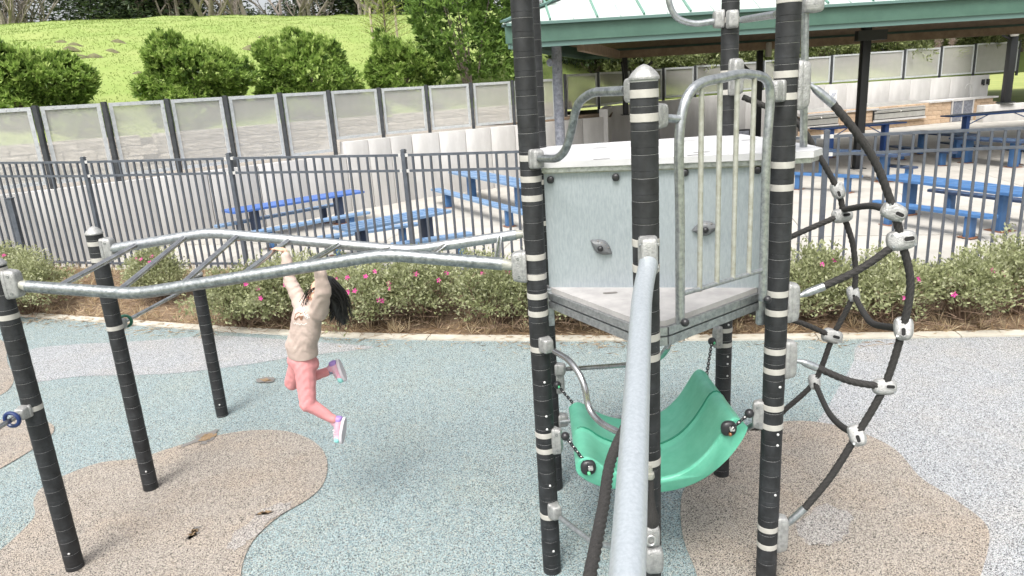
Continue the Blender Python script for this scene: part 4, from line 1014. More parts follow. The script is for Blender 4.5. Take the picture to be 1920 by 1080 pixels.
# house beyond the hill
hs_ = thing('house', 'pale grey house with dark roof glimpsed between the hilltop trees', 'house', Vector(atd(617, 30, 82))-Vector((0, 0, 1.5)), None, R_(12))
wb_ = MB().box((0, 0, 1.9), (7.5, 6, 5.2)).build('wall', 'house_wall', hs_, smooth=False)
MB().add([(-4.1, -3.4, 4.5), (4.1, -3.4, 4.5), (4.1, 3.4, 4.5), (-4.1, 3.4, 4.5), (-4.1, 0, 7), (4.1, 0, 7)], [(0, 1, 5, 4), (2, 3, 4, 5), (1, 2, 5), (3, 0, 4), (3, 2, 1, 0)]).build('roof', 'house_roof', hs_, smooth=False)
MB().add([(-1.5, -3.9, 3.5), (1.5, -3.9, 3.5), (0, -3.9, 4.7), (-1.5, -2.9, 3.5), (1.5, -2.9, 3.5), (0, -2.9, 4.7)], [(0, 1, 2), (5, 4, 3), (0, 2, 5, 3), (1, 4, 5, 2), (0, 3, 4, 1)]).build('gable', 'house_roof', hs_, smooth=False)
for x in (-2.4, -.2, 1.9):
    for z in (.9, 3.0):
        f = MB().box((x, -3.03, z), (1.0, .08, 1.3)).build('window', 'trim', hs_, smooth=False); MB().box((x, -3.06, z), (.8, .06, 1.1)).build('pane', 'glass_dark', f, smooth=False)
# ================================================================ PLAYGROUND
V = Vector
PA, PB, PC, PD, PH, PG, PF, PE = V((-3.3, 4.48, 0)), V((-3.25, 5.54, 0)), V((-3.17, 6.98, 0)), V((.15, 4.12, 0)), V((.25, 5.15, 0)), V((1.62, 5.18, 0)), V((1.48, 3.79, 0)), V((.62, 3.15, 0))
def atz(x, y, zc):                             # pixel at optical depth zc
    r = ray(x, y)*zc; return V((r[0], r[1], r[2]+CAMH))
slv = []
for s in range(3):
    k = .0604
    me = MB().lathe([(k-.0012, .0), (k, .002), (k, .028), (k-.0012, .0290), (k-.0012, .0302), (k+.0004, .0312), (k+.0004, .0992), (k-.0012, .1008)], 24).mesh('sleeve', True, R_(30)); me.materials.append(M['sleeve']); slv.append(me)
bandm = MB().lathe([(.0610, -.0175), (.0624, -.0165), (.0624, .0165), (.0610, .0175)], 24).mesh('reflective_band', True, R_(30)); bandm.materials.append(M['band'])
capm = MB().lathe([(.062, 0), (.066, .004), (.066, .012), (.055, .030), (.032, .052), (.012, .063), (.001, .066)], 24).mesh('cap', True, R_(30)); capm.materials.append(M['cast'])
scm = MB().lathe([(.008, 0), (.008, .004), (.005, .0075), (.001, .009)], 10).mesh('screw', True); scm.materials.append(M['core'])
ph0 = [0]
def post(parent, P, ztop, bands=(), cap=False, screws=(), label=None):
    o = MB().lathe([(.0585, -.2), (.0585, ztop)], 20).build('post', 'core', parent); o.location = P
    if label: o['label'] = label
    ph0[0] += .037; z = -.1+(ph0[0] % .1)-.0
    i = 0
    while z+.102 < ztop+.001 or z < ztop-.03:
        sz = 1.0 if z+.102 <= ztop else (ztop-z)/.1015
        obj('sleeve', slv[i % 3], None, o, (0, 0, z), (0, 0, rnd.random()*6.28), (1+rnd.uniform(-.006, .006),)*2+(sz,)); z += .1021; i += 1
    for b in bands: obj('reflective_band', bandm, None, o, (0, 0, b))
    for z, a in screws:
        obj('screw', scm, None, o, (math.cos(a)*.0605, math.sin(a)*.0605, z), (0, R_(90), a))
    if cap: obj('cap', capm, None, o, (0, 0, ztop))
    return o
def clamp(parent, P, z, dv, h=.17, wd=.085, dp=.075, screws=True, mt='cast', nm='clamp'):
    dv = V(dv); dv.z = 0; dv.normalize(); rt_ = towards(dv); c = V((P.x, P.y, z))+dv*(.058+dp/2)
    m = MB().sbox(c, (dp, wd, h), .38, 24, 14, rt_, .14); m.sbox(c-dv*dp*.42, (.03, wd*1.05, h*.96), .3, 20, 8, rt_)
    o = m.build(nm, mt, parent)
    if screws:
        s = MB(); side = rt_ @ V((0, 1, 0))
        for sg_ in (-1, 1):
            for k in (-.28, .28): s.lathe([(.009, -.002), (.009, .0025), (.006, .0025), (.005, -.001)], 10, c+side*sg_*wd*.455+V((0, 0, h*k)), towards(side*sg_) @ Matrix.Rotation(R_(90), 3, 'Y'))
        s.build('bolts', 'galv_dirty', o)
    return o
def pipe(parent, name, pts, r, mt='galv', fr=.12, n=16): return MB().tube(fillet(pts, fr, 8), r, n).build(name, mt, parent)

# ---- overhead ladder
lad = thing('overhead_ladder', 'galvanised overhead ladder with twisted wavy rails on black posts', 'climbing frame', (0, 0, 0))
post(lad, PA, 2.27, (2.24, 1.93, 1.28), True, [(.16, -1.2)])
post(lad, PB, 2.26, (2.19, 2.06, 1.49), True, [(.2, -1.2)])
adir = (PD-PA).normalized(); bdir = (PH-PB).normalized()
near = [(52, 537), (160, 545), (255, 551), (500, 513), (720, 477), (800, 483), (942, 495)]
far = [(212, 466), (330, 445), (392, 436), (500, 450), (640, 463), (768, 470), (968, 440)]
nr = [onv(*p, PA, PD) for p in near]; fr_ = [onv(*p, PB, PH) for p in far]
nr = [nr[0], nr[2], nr[4], nr[6]]; fr_ = [fr_[0], fr_[2], fr_[5], fr_[6]]
RR = .039
nrt = MB().tube(fillet(nr, .13, 10), RR, 18).build('rail', 'galv_dirty', lad); frt = MB().tube(fillet(fr_, .13, 10), RR, 18).build('rail', 'galv', lad)
def at_rail(P, x):                             # height of a rail above x
    F = fillet(P, .13, 10)
    for a, b in zip(F, F[1:]):
        if a.x <= x <= b.x: return a.lerp(b, (x-a.x)/(b.x-a.x))
    return F[-1]
for xn in (-2.93, -2.52, -2.10, -1.70, -1.31, -.92, -.50, -.085):
    a, b = at_rail(nr, xn), at_rail(fr_, xn+.02)
    MB().tube([a, b], .0195, 12).build('rung', 'polished', lad)
for a, P, dv, z in ((nr[0], PA, adir, 2.145), (nr[-1], PD, -adir, 2.13), (fr_[0], PB, bdir, 2.135), (fr_[-1], PH, -bdir, 2.12)):
    clamp(lad, P, z, dv, .20, .095, .085); st_ = V((P.x, P.y, z))+dv*.12
    MB().tube([st_, a.lerp(st_, .55), a+(a-st_).normalized()*.02], [.018, .03, RR*.97], 14).build('ferrule', 'galv_old', lad)
# side bar on the first post with its navy collar
clamp(lad, PA, 1.28, (-.1, -1, 0), .09, .08, .075, False)
e = V((-3.4, 3.3, 1.28)); MB().tube([V((PA.x-.01, PA.y-.1, 1.28)), e], .0165, 12).build('side_bar', 'polished', lad)
def collar(parent, c, dv, mt):
    m = MB(); u = towards(dv)
    pts = []
    for k in range(25):
        a = 2*math.pi*k/24; pts.append(c+u @ V((0, .046*math.cos(a)*(1.15 if math.cos(a) > 0 else 1), .046*math.sin(a))))
    m.tube(pts, .013, 8, False); m.build('collar', mt, parent)
collar(lad, V((PA.x-.018, PA.y-.19, 1.28)), (-.1, -1, 0), 'ring_navy')

chin = thing('turning_bar', 'low steel turning bar on a short black post behind the ladder', 'bar')
post(chin, PC, 1.55, (), True, [(.15, -1.3)])
bd = (PC-PB).normalized(); clamp(chin, PB, 1.49, bd, .09, .08, .07, False); clamp(chin, PC, 1.47, -bd, .09, .08, .07, False)
MB().tube([V((PB.x, PB.y, 1.49))+bd*.11, V((PC.x, PC.y, 1.47))-bd*.11], .0165, 12).build('bar', 'polished', chin)
collar(chin, V((PB.x, PB.y, 1.49))+bd*.16, bd, 'ring_green')

# ---- tower
tw = thing('play_tower', 'two level play tower of black sleeved posts with galvanised panel and deck', 'play tower')
scr = lambda *z: [(q, -1.35) for q in z]
post(tw, PD, 4.3, (2.77, 2.65, 2.54, 2.19, 2.07, 1.95, 1.84, 1.61, 1.03, .92, .44, 3.9), False, scr(.19, .68, 1.08, 1.17, 1.4), 'left front post reaching above the decks')
post(tw, PE, 3.155, (3.10, 3.0, 2.45, 2.33, 2.0, 1.9, 1.35, .82), True, (), 'short front post with a domed cap')
post(tw, PF, 4.3, (3.5, 3.14, 3.03, 2.68, 2.56, 1.97, 1.86, 1.63, 1.51, 1.28, 1.16, .47, .35), False, scr(.1, .72, 1.05, 1.12, 1.42), 'right front post with many pale bands')
post(tw, PG, 4.3, (3.52, 3.17, 3.04, 1.37, 1.27, 1.15), False, scr(.9, 1.0, 1.06, 1.32), 'right rear post')
post(tw, PH, 4.3, (2.5, 2.2), False, scr(.5), 'left rear post mostly hidden')
# lower deck
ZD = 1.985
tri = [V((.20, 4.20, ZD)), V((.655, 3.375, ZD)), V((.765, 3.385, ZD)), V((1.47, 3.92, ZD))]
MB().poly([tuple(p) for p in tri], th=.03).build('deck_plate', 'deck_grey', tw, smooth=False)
for a, b in ((tri[0], tri[1]), (tri[2], tri[3]), (tri[1], tri[2])):
    t = (b-a).normalized(); n = V((t.y, -t.x, 0))
    for dz, h, off in ((-.052, .042, .004), (-.078, .008, -.012), (-.105, .045, .004)):
        MB().bar(a+n*off+V((0, 0, dz)), b+n*off+V((0, 0, dz)), .03, h).build('deck_edge', 'galv' if h > .01 else 'galv_dirty', tw, smooth=False)
for px in ((1144, 549), (1303, 546)):
    q = gz(*px, ZD+.002); m = MB().poly([(q.x+x, q.y+y, ZD+.003) for x, y in roundrect(.085, .03, .0149)]); m.build('drain_slot', 'joint', tw, smooth=False)
q = aty(1030, 575, 4.15); MB().bbox(q, (.055, .04, .24), .006).build('bracket', 'galv', tw)
q = aty(1433, 572, 3.86); MB().bbox(q, (.085, .04, .23), .006).build('bracket', 'galv', tw)
# riser panel with holds
fd = V((PF.x-PD.x, PF.y-PD.y, 0)).normalized(); fn = V((-fd.y, fd.x, 0))
ra, rb = PD+fd*.068+fn*.05, PF-fd*.068+fn*.05; L = (rb-ra).length
MB().bar(ra+V((0, 0, 2.33)), rb+V((0, 0, 2.33)), .02, .69).build('riser_panel', 'galv_sheet', tw, smooth=False)
MB().bar(ra-fn*.004+V((0, 0, 2.686)), rb-fn*.004+V((0, 0, 2.682)), .035, .03).build('panel_trim', 'galv_old', tw, smooth=False)
for px in ((1033, 330), (1155, 325), (1284, 316), (1420, 311)):
    q = onv(*px, ra, rb); MB().sbox(q-fn*.022+V((0, 0, -.02)), (.03, .042, .042), .75, 16, 10, towards(-fn)).build('bolt_cap', 'black_plastic', tw)
for px, tl in (((1128, 462), -34), ((1322, 427), 8)):
    q = onv(*px, ra, rb)-fn*.012; rt2 = Matrix((fd, -fn, V((0, 0, 1)))).transposed() @ Matrix.Rotation(R_(tl*-1), 3, 'Y')
    m = MB(); pts = []
    for k in range(32):
        a = 2*math.pi*k/32; x = math.cos(a); s = math.copysign((1-abs(x)**1.7), math.sin(a)); pts.append((x*.075, s*.043))
    rings = [(1.0, 0), (.98, .012), (.8, .028), (.45, .036), (.1, .037)]
    for k, (sc_, dp_) in enumerate(rings):
        for x, z in pts: m.v.append(tuple(q+rt2 @ V((x*sc_, dp_, z*sc_))))
    for k in range(len(rings)-1):
        for j in range(32): m.f.append((k*32+j, k*32+(j+1) % 32, (k+1)*32+(j+1) % 32, (k+1)*32+j))
    m.f.append(tuple(4*32+j for j in range(32))); hd = m.build('climbing_hold', 'hold_grey', tw)
    MB().ball(q+rt2 @ V((0, .036, -.004)), .018, 14, 8).build('bolt_cap', 'black_plastic', hd)
    dm = MB()
    for k in range(4): dm.ball(q+rt2 @ V((-.036+.024*k, .026, .030-.004*abs(k-1.5))), .0055, 8, 5)
    dm.build('dimples', 'joint', hd)
# upper deck
ZU = 2.742
up_ = [PD+fd*.055+fn*.0, PF-fd*.02, PF+V((.16, -.01, 0)), PF+V((.255, .10, 0)), PF+V((.275, .28, 0)), PF+V((.265, .8, 0)), PG+V((.10, .03, 0)), PH+V((-.02, .06, 0)), PD+V((.06, .12, 0))]
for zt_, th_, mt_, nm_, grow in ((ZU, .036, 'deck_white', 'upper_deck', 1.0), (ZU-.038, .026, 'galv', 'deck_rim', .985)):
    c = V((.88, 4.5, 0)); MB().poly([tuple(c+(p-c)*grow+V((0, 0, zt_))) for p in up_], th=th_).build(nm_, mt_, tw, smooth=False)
for px in ((1128, 298), (1125, 277), (1316, 285), (1305, 290), (1405, 262), (1290, 264)):
    q = gz(*px, ZU+.002); MB().poly([(q.x+x, q.y+y, ZU+.0025) for x, y in roundrect(.10, .02, .0099)]).build('drain_slot', 'joint', tw, smooth=False)
# S handrail between the short post and the left post
P_ = [onv(*p, PD, PE) for p in ((1172, 170), (1108, 173), (1081, 195), (1073, 240), (1062, 280), (1046, 298), (1012, 297))]
pipe(tw, 'handrail', P_, .0215, 'galv_dirty', .2); clamp(tw, PE, P_[0].z, PD-PE, .115, .075, .055, False); clamp(tw, PD, P_[-1].z-.005, PE-PD, .115, .075, .06, False)
# barred guard between the short post and the right post
gd = [onv(*p, PE, PF) for p in ((1266, 598), (1265, 215), (1290, 158), (1330, 148), (1400, 140), (1433, 165), (1427, 300), (1421, 556))]
gn = V((PF.y-PE.y, -(PF.x-PE.x), 0)).normalized()
gd = [p+gn*.03 for p in gd]
gfr = MB().tube(spline([gd[0], gd[0].lerp(gd[1], .5), gd[1]+V((0, 0, -.06)), gd[2]+V((0, 0, -.02)), gd[3].lerp(gd[4], .25), gd[4]+V((-.01, 0, 0)), gd[5], gd[6], gd[7]], .03), .0225, 16).build('guard_frame', 'galv', tw)
ba, bb = onv(1272, 548, PE, PF)+gn*.03, onv(1424, 504, PE, PF)+gn*.03
MB().tube([ba, bb], .0125, 12).build('guard_rail', 'galv', tw)
for x0, x1 in ((1301, 1300), (1333, 1331), (1366, 1361), (1399, 1392)):
    f = (x0-1265)/(1430-1265); tpt = onv(x0, 160-(x0-1301)*.16, PE, PF)+gn*.03; bpt = ba.lerp(bb, (x1-1272)/(1424-1272)); tpt = V((bpt.x, bpt.y, tpt.z))
    MB().tube([bpt, tpt], .0125, 12).build('guard_bar', 'galv_old', tw)
for p in (gd[0], gd[-1]):
    MB().bbox(p+V((0, 0, .03)), (.045, .03, .10), .01, towards(PF-PE)).build('guard_foot', 'galv', tw); MB().ball(p+gn*.03+V((0, 0, -.005)), .021, 16, 10).build('bolt_cap', 'black_plastic', tw)
clamp(tw, PE, 3.0, PF-PE, .115, .075, .07, False); clamp(tw, PF, 3.06, PE-PF, .115, .075, .07, False)
MB().tube([gd[1]+V((0, 0, -.02)), V((PE.x, PE.y, 2.99))+(PF-PE).normalized()*.12], .018, 10).build('guard_stub', 'galv', tw); MB().tube([gd[5]+V((0, 0, -.02)), V((PF.x, PF.y, 3.05))-(PF-PE).normalized()*.12], .018, 10).build('guard_stub', 'galv', tw)
# rear rails above the upper deck
pipe(tw, 'handrail', [onv(*p, PH, PG) for p in ((1338, 40), (1300, 46), (1266, 34), (1253, 4), (1250, -60))], .021, 'galv', .12)
clamp(tw, PG, 3.53, PH-PG, .125, .08, .06, False); clamp(tw, PG, 3.52, PF-PG, .125, .08, .06, False); pipe(tw, 'handrail', [onv(1392, 37, PG, PF), onv(1456, 27, PG, PF)], .021, 'galv')
clamp(tw, PG, 3.14, (.3, -1, 0), .26, .09, .07, False)
pipe(tw, 'upright', [aty(1506, 300, 4.0), aty(1511, -60, 4.0)], .02, 'galv'); MB().sbox(aty(1524, 9, 3.98), (.11, .07, .08), .5).build('fitting', 'cast', tw)
# lower curved bars
P_ = [onv(*p, PD, PE) for p in ((1040, 659), (1070, 676), (1096, 716), (1103, 768), (1128, 795), (1200, 830))]
pipe(tw, 'curved_bar', P_, .0185, 'polished', .16); clamp(tw, PD, P_[0].z+.01, PE-PD, .10, .075, .065, False); clamp(tw, PE, P_[-1].z, PD-PE, .13, .075, .05)
P_ = [onv(*p, PD, PE) for p in ((1052, 972), (1088, 1000), (1112, 1017), (1200, 1035))]
pipe(tw, 'curved_bar', P_, .0185, 'galv', .1); clamp(tw, PD, P_[0].z+.01, PE-PD, .11, .075, .065, False)
pipe(tw, 'cross_bar', [aty(1064, 692, 5.1), aty(1180, 684, 4.4), aty(1238, 672, 3.75), aty(1254, 648, 3.56), gz(1257, 610, 1.9)], .0175, 'polished', .2)
clamp(tw, PH, aty(1058, 692, 5.12).z, (1, -.3, 0), .10, .08, .07, False)
pipe(tw, 'cross_bar', [V((.31, 5.12, .60)), V((1.56, 5.15, .60))], .0175, 'galv'); clamp(tw, PH, .60, (1, 0, 0), .11, .08, .07, False)
pipe(tw, 'cross_bar', [aty(1385, 812, 4.05), aty(1420, 793, 3.85)], .0175, 'galv')
clamp(tw, PE, 2.40, (-.05, -1, 0), .19, .085, .06); clamp(tw, PE, 2.02, (-.6, -.8, 0), .12, .06, .05); clamp(tw, PE, 1.62, (-.6, -.8, 0), .2, .06, .05)
for P, z, dv, lb in ((PD, .98, (1, -.35, 0), 0), (PH, .93, (1, -.2, 0), 0), (PF, 1.22, (-1, .25, 0), 0), (PG, 1.22, (-.9, -.6, 0), 0)): clamp(tw, P, z, dv, .19, .06, .055)

# ---- hanging seat
seat = thing('hanging_seat', 'curved green plastic seat slung on four short chains under the tower', 'swing seat')
upf = spline([V((x, 0, z)) for x, z in ((.335, .965), (.375, .985), (.43, .965), (.52, .895), (.68, .83), (.86, .815), (1.01, .87), (1.12, .97), (1.20, 1.09), (1.245, 1.165), (1.29, 1.185), (1.335, 1.15))], .03)
lof = spline([V((x, 0, z)) for x, z in ((.315, .93), (.33, .87), (.44, .79), (.60, .745), (.80, .715), (.95, .73), (1.10, .79), (1.24, .91), (1.33, 1.04), (1.355, 1.11))], .03)
prof_ = upf+lof[::-1]; nU = len(upf); vs_ = [0, .012, .035, .06, .44, .47, .485, .5, .515, .53, .56, .94, .965, .988, 1]
dip = [-.012, 0, 0, -.028, -.034, -.03, -.010, -.006, -.010, -.03, -.034, -.028, 0, 0, -.012]
m = MB(); k = len(prof_)
for v, dd in zip(vs_, dip):
    for i, p in enumerate(prof_):
        f = math.sin(math.pi*min(1, i/(nU-1))) if i < nU else 0
        y = 3.84+1.0*v; z = p.z-.09*v+(dd*(.25+.75*f) if i < nU else (.012 if v in (0, 1) else 0))
        m.v.append((p.x+.05*v, y, z))
for a in range(len(vs_)-1):
    for i in range(k): m.f.append((a*k+i, a*k+(i+1) % k, (a+1)*k+(i+1) % k, (a+1)*k+i))
m.f.append(tuple(range(k))); m.f.append(tuple((len(vs_)-1)*k+i for i in range(k)))
m.build('shell', 'seat_green', seat, angle=R_(50))
gl = MB().tube([V((p.x+.025, 4.34, p.z-.045-.002)) for p in upf[1:-1]], .0075, 6); gl.build('centre_seam', 'seat_groove', seat)
def chain(a, b, parent):
    a, b = V(a), V(b); n = max(4, int((b-a).length/.021)); m = MB(); t = (b-a).normalized(); base_ = towards(t)
    for i in range(n):
        c = a.lerp(b, (i+.5)/n); rt2 = base_ @ Matrix.Rotation(R_(90*(i % 2)+20), 3, 'X'); pts = []
        for k in range(13):
            an = 2*math.pi*k/12; pts.append(c+rt2 @ V((.0155*math.cos(an), .009*math.sin(an), 0)))
        m.tube(pts, .0042, 6, False)
    m.build('chain', 'steel_black', parent)
    l = MB()
    for i in range(0, n, 2): l.ball(a.lerp(b, (i+.5)/n), .0075, 8, 5)
    l.build('chain_bead', 'stainless', parent)
bl_ = aty(1103, 876, 3.835); br_ = aty(1366, 803, 3.835)
for q, c, dot in ((bl_, aty(1060, 818, 4.02), 'green_dot'), (br_, aty(1405, 775, 3.80), 'copper')):
    o = MB().sbox(q, (.055, .095, .095), .8, 18, 12, towards((0, -1, .1))).build('end_boss', 'black_plastic', seat)
    MB().sbox(q+V((.0, -.035, -.022)), (.02, .024, .024), .8).build('bolt_dot', dot, o); MB().bbox(q+V((.01, -.035, .012)), (.03, .03, .022), .005).build('shackle', 'stainless', o)
    chain(q+V((.005, -.04, .015)), c, seat); MB().ball(c, .028, 14, 9).build('chain_ball', 'black_plastic', seat)
for q, c in ((aty(1083, 766, 4.82), aty(1045, 722, 5.02)), (aty(1325, 702, 4.82), aty(1335, 640, 5.05))):
    chain(q, c, seat); o = MB().ball(c, .031, 14, 9).build('chain_ball', 'black_plastic', seat); MB().sbox(c+V((.01, -.028, -.004)), (.016, .022, .022), .8).build('bolt_dot', 'green_dot', o)

# ---- climbing net
net = thing('climbing_net', 'arched climbing net of thick black rope with cast aluminium connectors', 'climbing net')
lobe = lambda a, s: .80+.32*abs(math.cos(2.5*(a-s*34)))**.7
def rope(parent, pts, r=.0195, sm=True):
    P = spline(pts, .007) if sm else pts
    return MB().tube(P, r, 20, True, lobe).build('rope', 'rope', parent)
fa = [onv(*p, PF, PF+V((1, -.1, 0))) for p in ((1560, 193), (1605, 248), (1645, 312), (1676, 397), (1690, 450), (1707, 530), (1693, 615), (1658, 725), (1607, 815), (1558, 893), (1507, 955))]
ba_ = [onv(*p, PG, PG+V((1, -.1, 0))) for p in ((1488, 225), (1530, 283), (1571, 357), (1582, 403), (1601, 470), (1600, 550), (1562, 630), (1527, 715), (1470, 770), (1440, 800))]
rope(net, fa); rope(net, [PG+V((.1, 0, 3.0))]+ba_+[PG+V((.1, 0, .42))], .0192)
def ferrule(a, b):
    a, b = V(a), V(b); MB().tube([V((PF.x+.08, PF.y-.01, a.z+(a.z-b.z)*.35)), a, a.lerp(b, .12), a.lerp(b, .3), b], [.013, .014, .019, .0225, .0232], 14).build('ferrule', 'galv', net)
for e0, e1, z in (((1524, 163), (1562, 195), 3.08), ((1474, 985), (1509, 953), .42)):
    ferrule(onv(*e0, PF, PF+V((1, -.1, 0))), onv(*e1, PF, PF+V((1, -.1, 0))))
    clamp(net, PF, z, (1, -.1, 0), .26, .085, .06, False)
rd = PF+V((1, -.1, 0)); rg = PG+V((1, -.1, 0))
for s, f0, e, z in (((1503, 553), (1545, 537), (1690, 450), 1.91), ((1503, 678), (1531, 689), (1658, 725), 1.57)):
    a, b, c = onv(*s, PF, rd), onv(*f0, PF, rd), onv(*e, PF, rd); ferrule(a, b); mid = b.lerp(c, .5)+V((0, 0, -.025)); rope(net, [b.lerp(a, .1), mid, c], .0192); clamp(net, PF, z, (1, -.1, 0), .24, .085, .06, False)
for s, e, z in (((1490, 441), (1578, 403), 1.80), ((1485, 600), (1560, 630), 1.42)): rope(net, [PG+V((.1, 0, z)), onv(*s, PG, rg), onv(*e, PG, rg)], .0192)
mid_y = (PF.y+PG.y)/2
fpt = lambda x, y: onv(x, y, PF, rd); bpt_ = lambda x, y: onv(x, y, PG, rg)
rope(net, [bpt_(1582, 393), aty(1632, 386, 4.45), fpt(1676, 397)]); rope(net, [bpt_(1603, 556), aty(1622, 590, 4.75), aty(1640, 608, 4.4), fpt(1690, 616)]); rope(net, [bpt_(1529, 720), aty(1552, 770, 4.7), aty(1575, 797, 4.2), fpt(1606, 815)])
def connector(c, ang_, s=1.0, yaw=0.0):
    c = V(c); view = (V((0, 0, CAMH))-c).normalized(); up = V((0, 0, 1)); x = up.cross(view).normalized(); up = view.cross(x)
    rt2 = Matrix((x, up, view)).transposed() @ Matrix.Rotation(R_(-ang_), 3, 'Z') @ Matrix.Rotation(R_(yaw), 3, 'Y')
    m = MB().sbox(c, (.150*s, .115*s, .078*s), .68, 28, 16, rt2, .12); m.sbox(c+rt2 @ V((0, 0, 0)), (.154*s, .119*s, .014*s), .68, 28, 8, rt2, .12)
    o = m.build('connector', 'cast', net)
    pts = [(x_+.032*s, y_) for x_, y_ in roundrect(.056*s, .028*s, .0139*s)]
    MB().poly([tuple(c+rt2 @ V((a, b, .0385*s))) for a, b in pts]).build('slot', 'dark_gap', o, smooth=False)
    MB().tube([c+rt2 @ V((a, b, .0378*s)) for a, b in pts+pts[:1]], .003*s, 6, False).build('slot_lip', 'cast', o)
    b_ = MB()
    for a, d_ in ((-.045, .03), (-.045, -.03), (.058, -.034)): b_.lathe([(.007*s, 0), (.007*s, .004), (.004*s, .004), (.003*s, .001)], 10, c+rt2 @ V((a*s, d_*s, .031*s)), rt2)
    b_.build('bolts', 'galv_dirty', o)
for p, a, s, yw in (((1676, 397), 25, .86, 10), ((1690, 450), -12, 1.0, 10), ((1694, 616), 85, .9, -15), ((1658, 725), -5, .86, 10), ((1607, 816), 70, .86, -10)): connector(fpt(*p), a, s, yw)
for p, a, s, yw in (((1571, 357), 70, .85, 0), ((1579, 404), -10, .95, 0), ((1600, 551), 75, .8, 0), ((1560, 630), 12, 1.0, 0), ((1527, 716), 80, .8, 0)): connector(bpt_(*p), a, s, yw)

# ---- foreground beam and rope
beam = thing('handrail_beam', 'thick pale galvanised pipe running from the short post towards the viewer', 'beam')
b1, b2 = atz(1203, 560, 2.9), atz(1176, 1080, 1.58); dv = (b2-b1)
MB().tube(fillet([V((PE.x-.005, PE.y-.085, 2.375)), b1-dv*.02, b1+dv*.5, b2+dv*.55], .16, 8), .0415, 40).build('pipe', 'galv_beam', beam)
rp_ = thing('guide_rope', 'thick twisted black rope hanging left of the pale pipe', 'rope')
r1, r2 = atz(1106, 1080, 2.35), atz(1150, 850, 3.05); rope(rp_, [r1+(r1-r2)*.5, r1, (r1+r2)/2+V((0, 0, -.006)), r2, V((PE.x-.03, PE.y-.07, r2.z+.12))], .0215)
bt_ = thing('rope_coupling', 'rubber boot and cast rope coupling on the foot of the short post', 'coupling')
q = aty(1222, 978, 2.98)
MB().lathe([(.030, -.02), (.036, .0), (.034, .03), (.022, .07), (.014, .13), (.012, .20), (.012, .24)], 18, q).build('boot', 'rope', bt_)
MB().lathe([(.018, 0), (.022, .008), (.02, .03), (.012, .032), (.012, .06)], 14, q+V((-.006, 0, .235))).build('bolt', 'galv_old', bt_)
MB().sbox(q+V((.0, 0, -.07)), (.075, .07, .115), .5).build('casting', 'cast', bt_); MB().sbox(q+V((.005, -.01, -.20)), (.09, .08, .14), .45).build('casting', 'cast', bt_)
MB().tube([q+V((-.012+.02*math.cos(a*.5), -.042, -.075+.026*math.sin(a*.5))) for a in range(14)], .005, 6, False).build('ring', 'stainless', bt_)
MB().bar(q+V((0, .0, -.10)), V((PE.x, PE.y, q.z-.10)), .05, .06).build('arm', 'cast', bt_, smooth=False)
# ================================================================ THE CHILD ON THE LADDER
kid = thing('person', 'child in beige sweatshirt and pink trousers swinging along the overhead ladder', 'person', (0, 0, 0))
def caps(segs, bl=()):
    """overlapping tapered limbs and ellipsoids in one mesh, fused later"""
    m = MB()
    for a, b, ra, rb in segs:
        a, b = V(a), V(b); n = max(2, int((b-a).length/(min(ra, rb)*.35))+1)
        for i in range(n+1): t = i/n; m.ball(a.lerp(b, t), ra+(rb-ra)*t, 12, 8)
    for c, r, rt in bl: m.ball(c, r, 22, 16, rt)
    return m
def fuse(name, m, material, parent, vox=.007, sm=6, wrinkle=None):
    me = bpy.data.meshes.new(name); me.from_pydata(m.v, [], m.f); tmp = bpy.data.objects.new(name, me); COL.objects.link(tmp)
    bm = bmesh.new(); bm.from_mesh(me); bmesh.ops.remove_doubles(bm, verts=bm.verts, dist=1e-6); bmesh.ops.recalc_face_normals(bm, faces=bm.faces); bm.to_mesh(me); bm.free()
    r = tmp.modifiers.new('r', 'REMESH'); r.mode = 'VOXEL'; r.voxel_size = vox
    s = tmp.modifiers.new('s', 'SMOOTH'); s.iterations = sm; s.factor = .5
    dg = bpy.context.evaluated_depsgraph_get(); out = bpy.data.meshes.new_from_object(tmp.evaluated_get(dg)); bpy.data.objects.remove(tmp)
    if wrinkle:
        nr_ = [v.normal.copy() for v in out.vertices]
        for v, n_ in zip(out.vertices, nr_): v.co += n_*wrinkle(v.co)
    out.polygons.foreach_set('use_smooth', [True]*len(out.polygons)); out.name = name
    out.materials.clear(); return obj(name, out, material, parent)
fwd = V((-.84, -.54, 0)).normalized(); lft = V((-fwd.y, fwd.x, 0)) * 1.0
if lft.y > 0: lft = -lft
PEL = aty(566, 676, 4.80); CH_ = aty(577, 590, 4.80); NK = aty(584, 560, 4.80)
SL, EL, WL = aty(603, 582, 4.69), aty(606, 545, 4.61), aty(595, 512, 4.62)
SR, ER, WR = aty(560, 562, 4.90), aty(543, 525, 4.95), aty(517, 489, 4.99)
HDc = aty(604, 548, 4.80)
HL, KL, AL = PEL+lft*.055+V((.0, 0, -.02)), aty(577, 757, 4.70), aty(629, 789, 4.72)
HR, KR, AR = PEL-lft*.055+V((.0, 0, -.02)), aty(548, 717, 4.90), aty(617, 696, 4.95)
hf = V((-.80, -.40, .38)).normalized(); hu = (V((.42, .05, .9))-hf*V((.42, .05, .9)).dot(hf)).normalized(); hl = hu.cross(hf)
HRm = Matrix((hf, hl, hu)).transposed()                      # head axes: x face, y left, z crown
def hp(x, y, z): return HDc+HRm @ V((x, y, z))
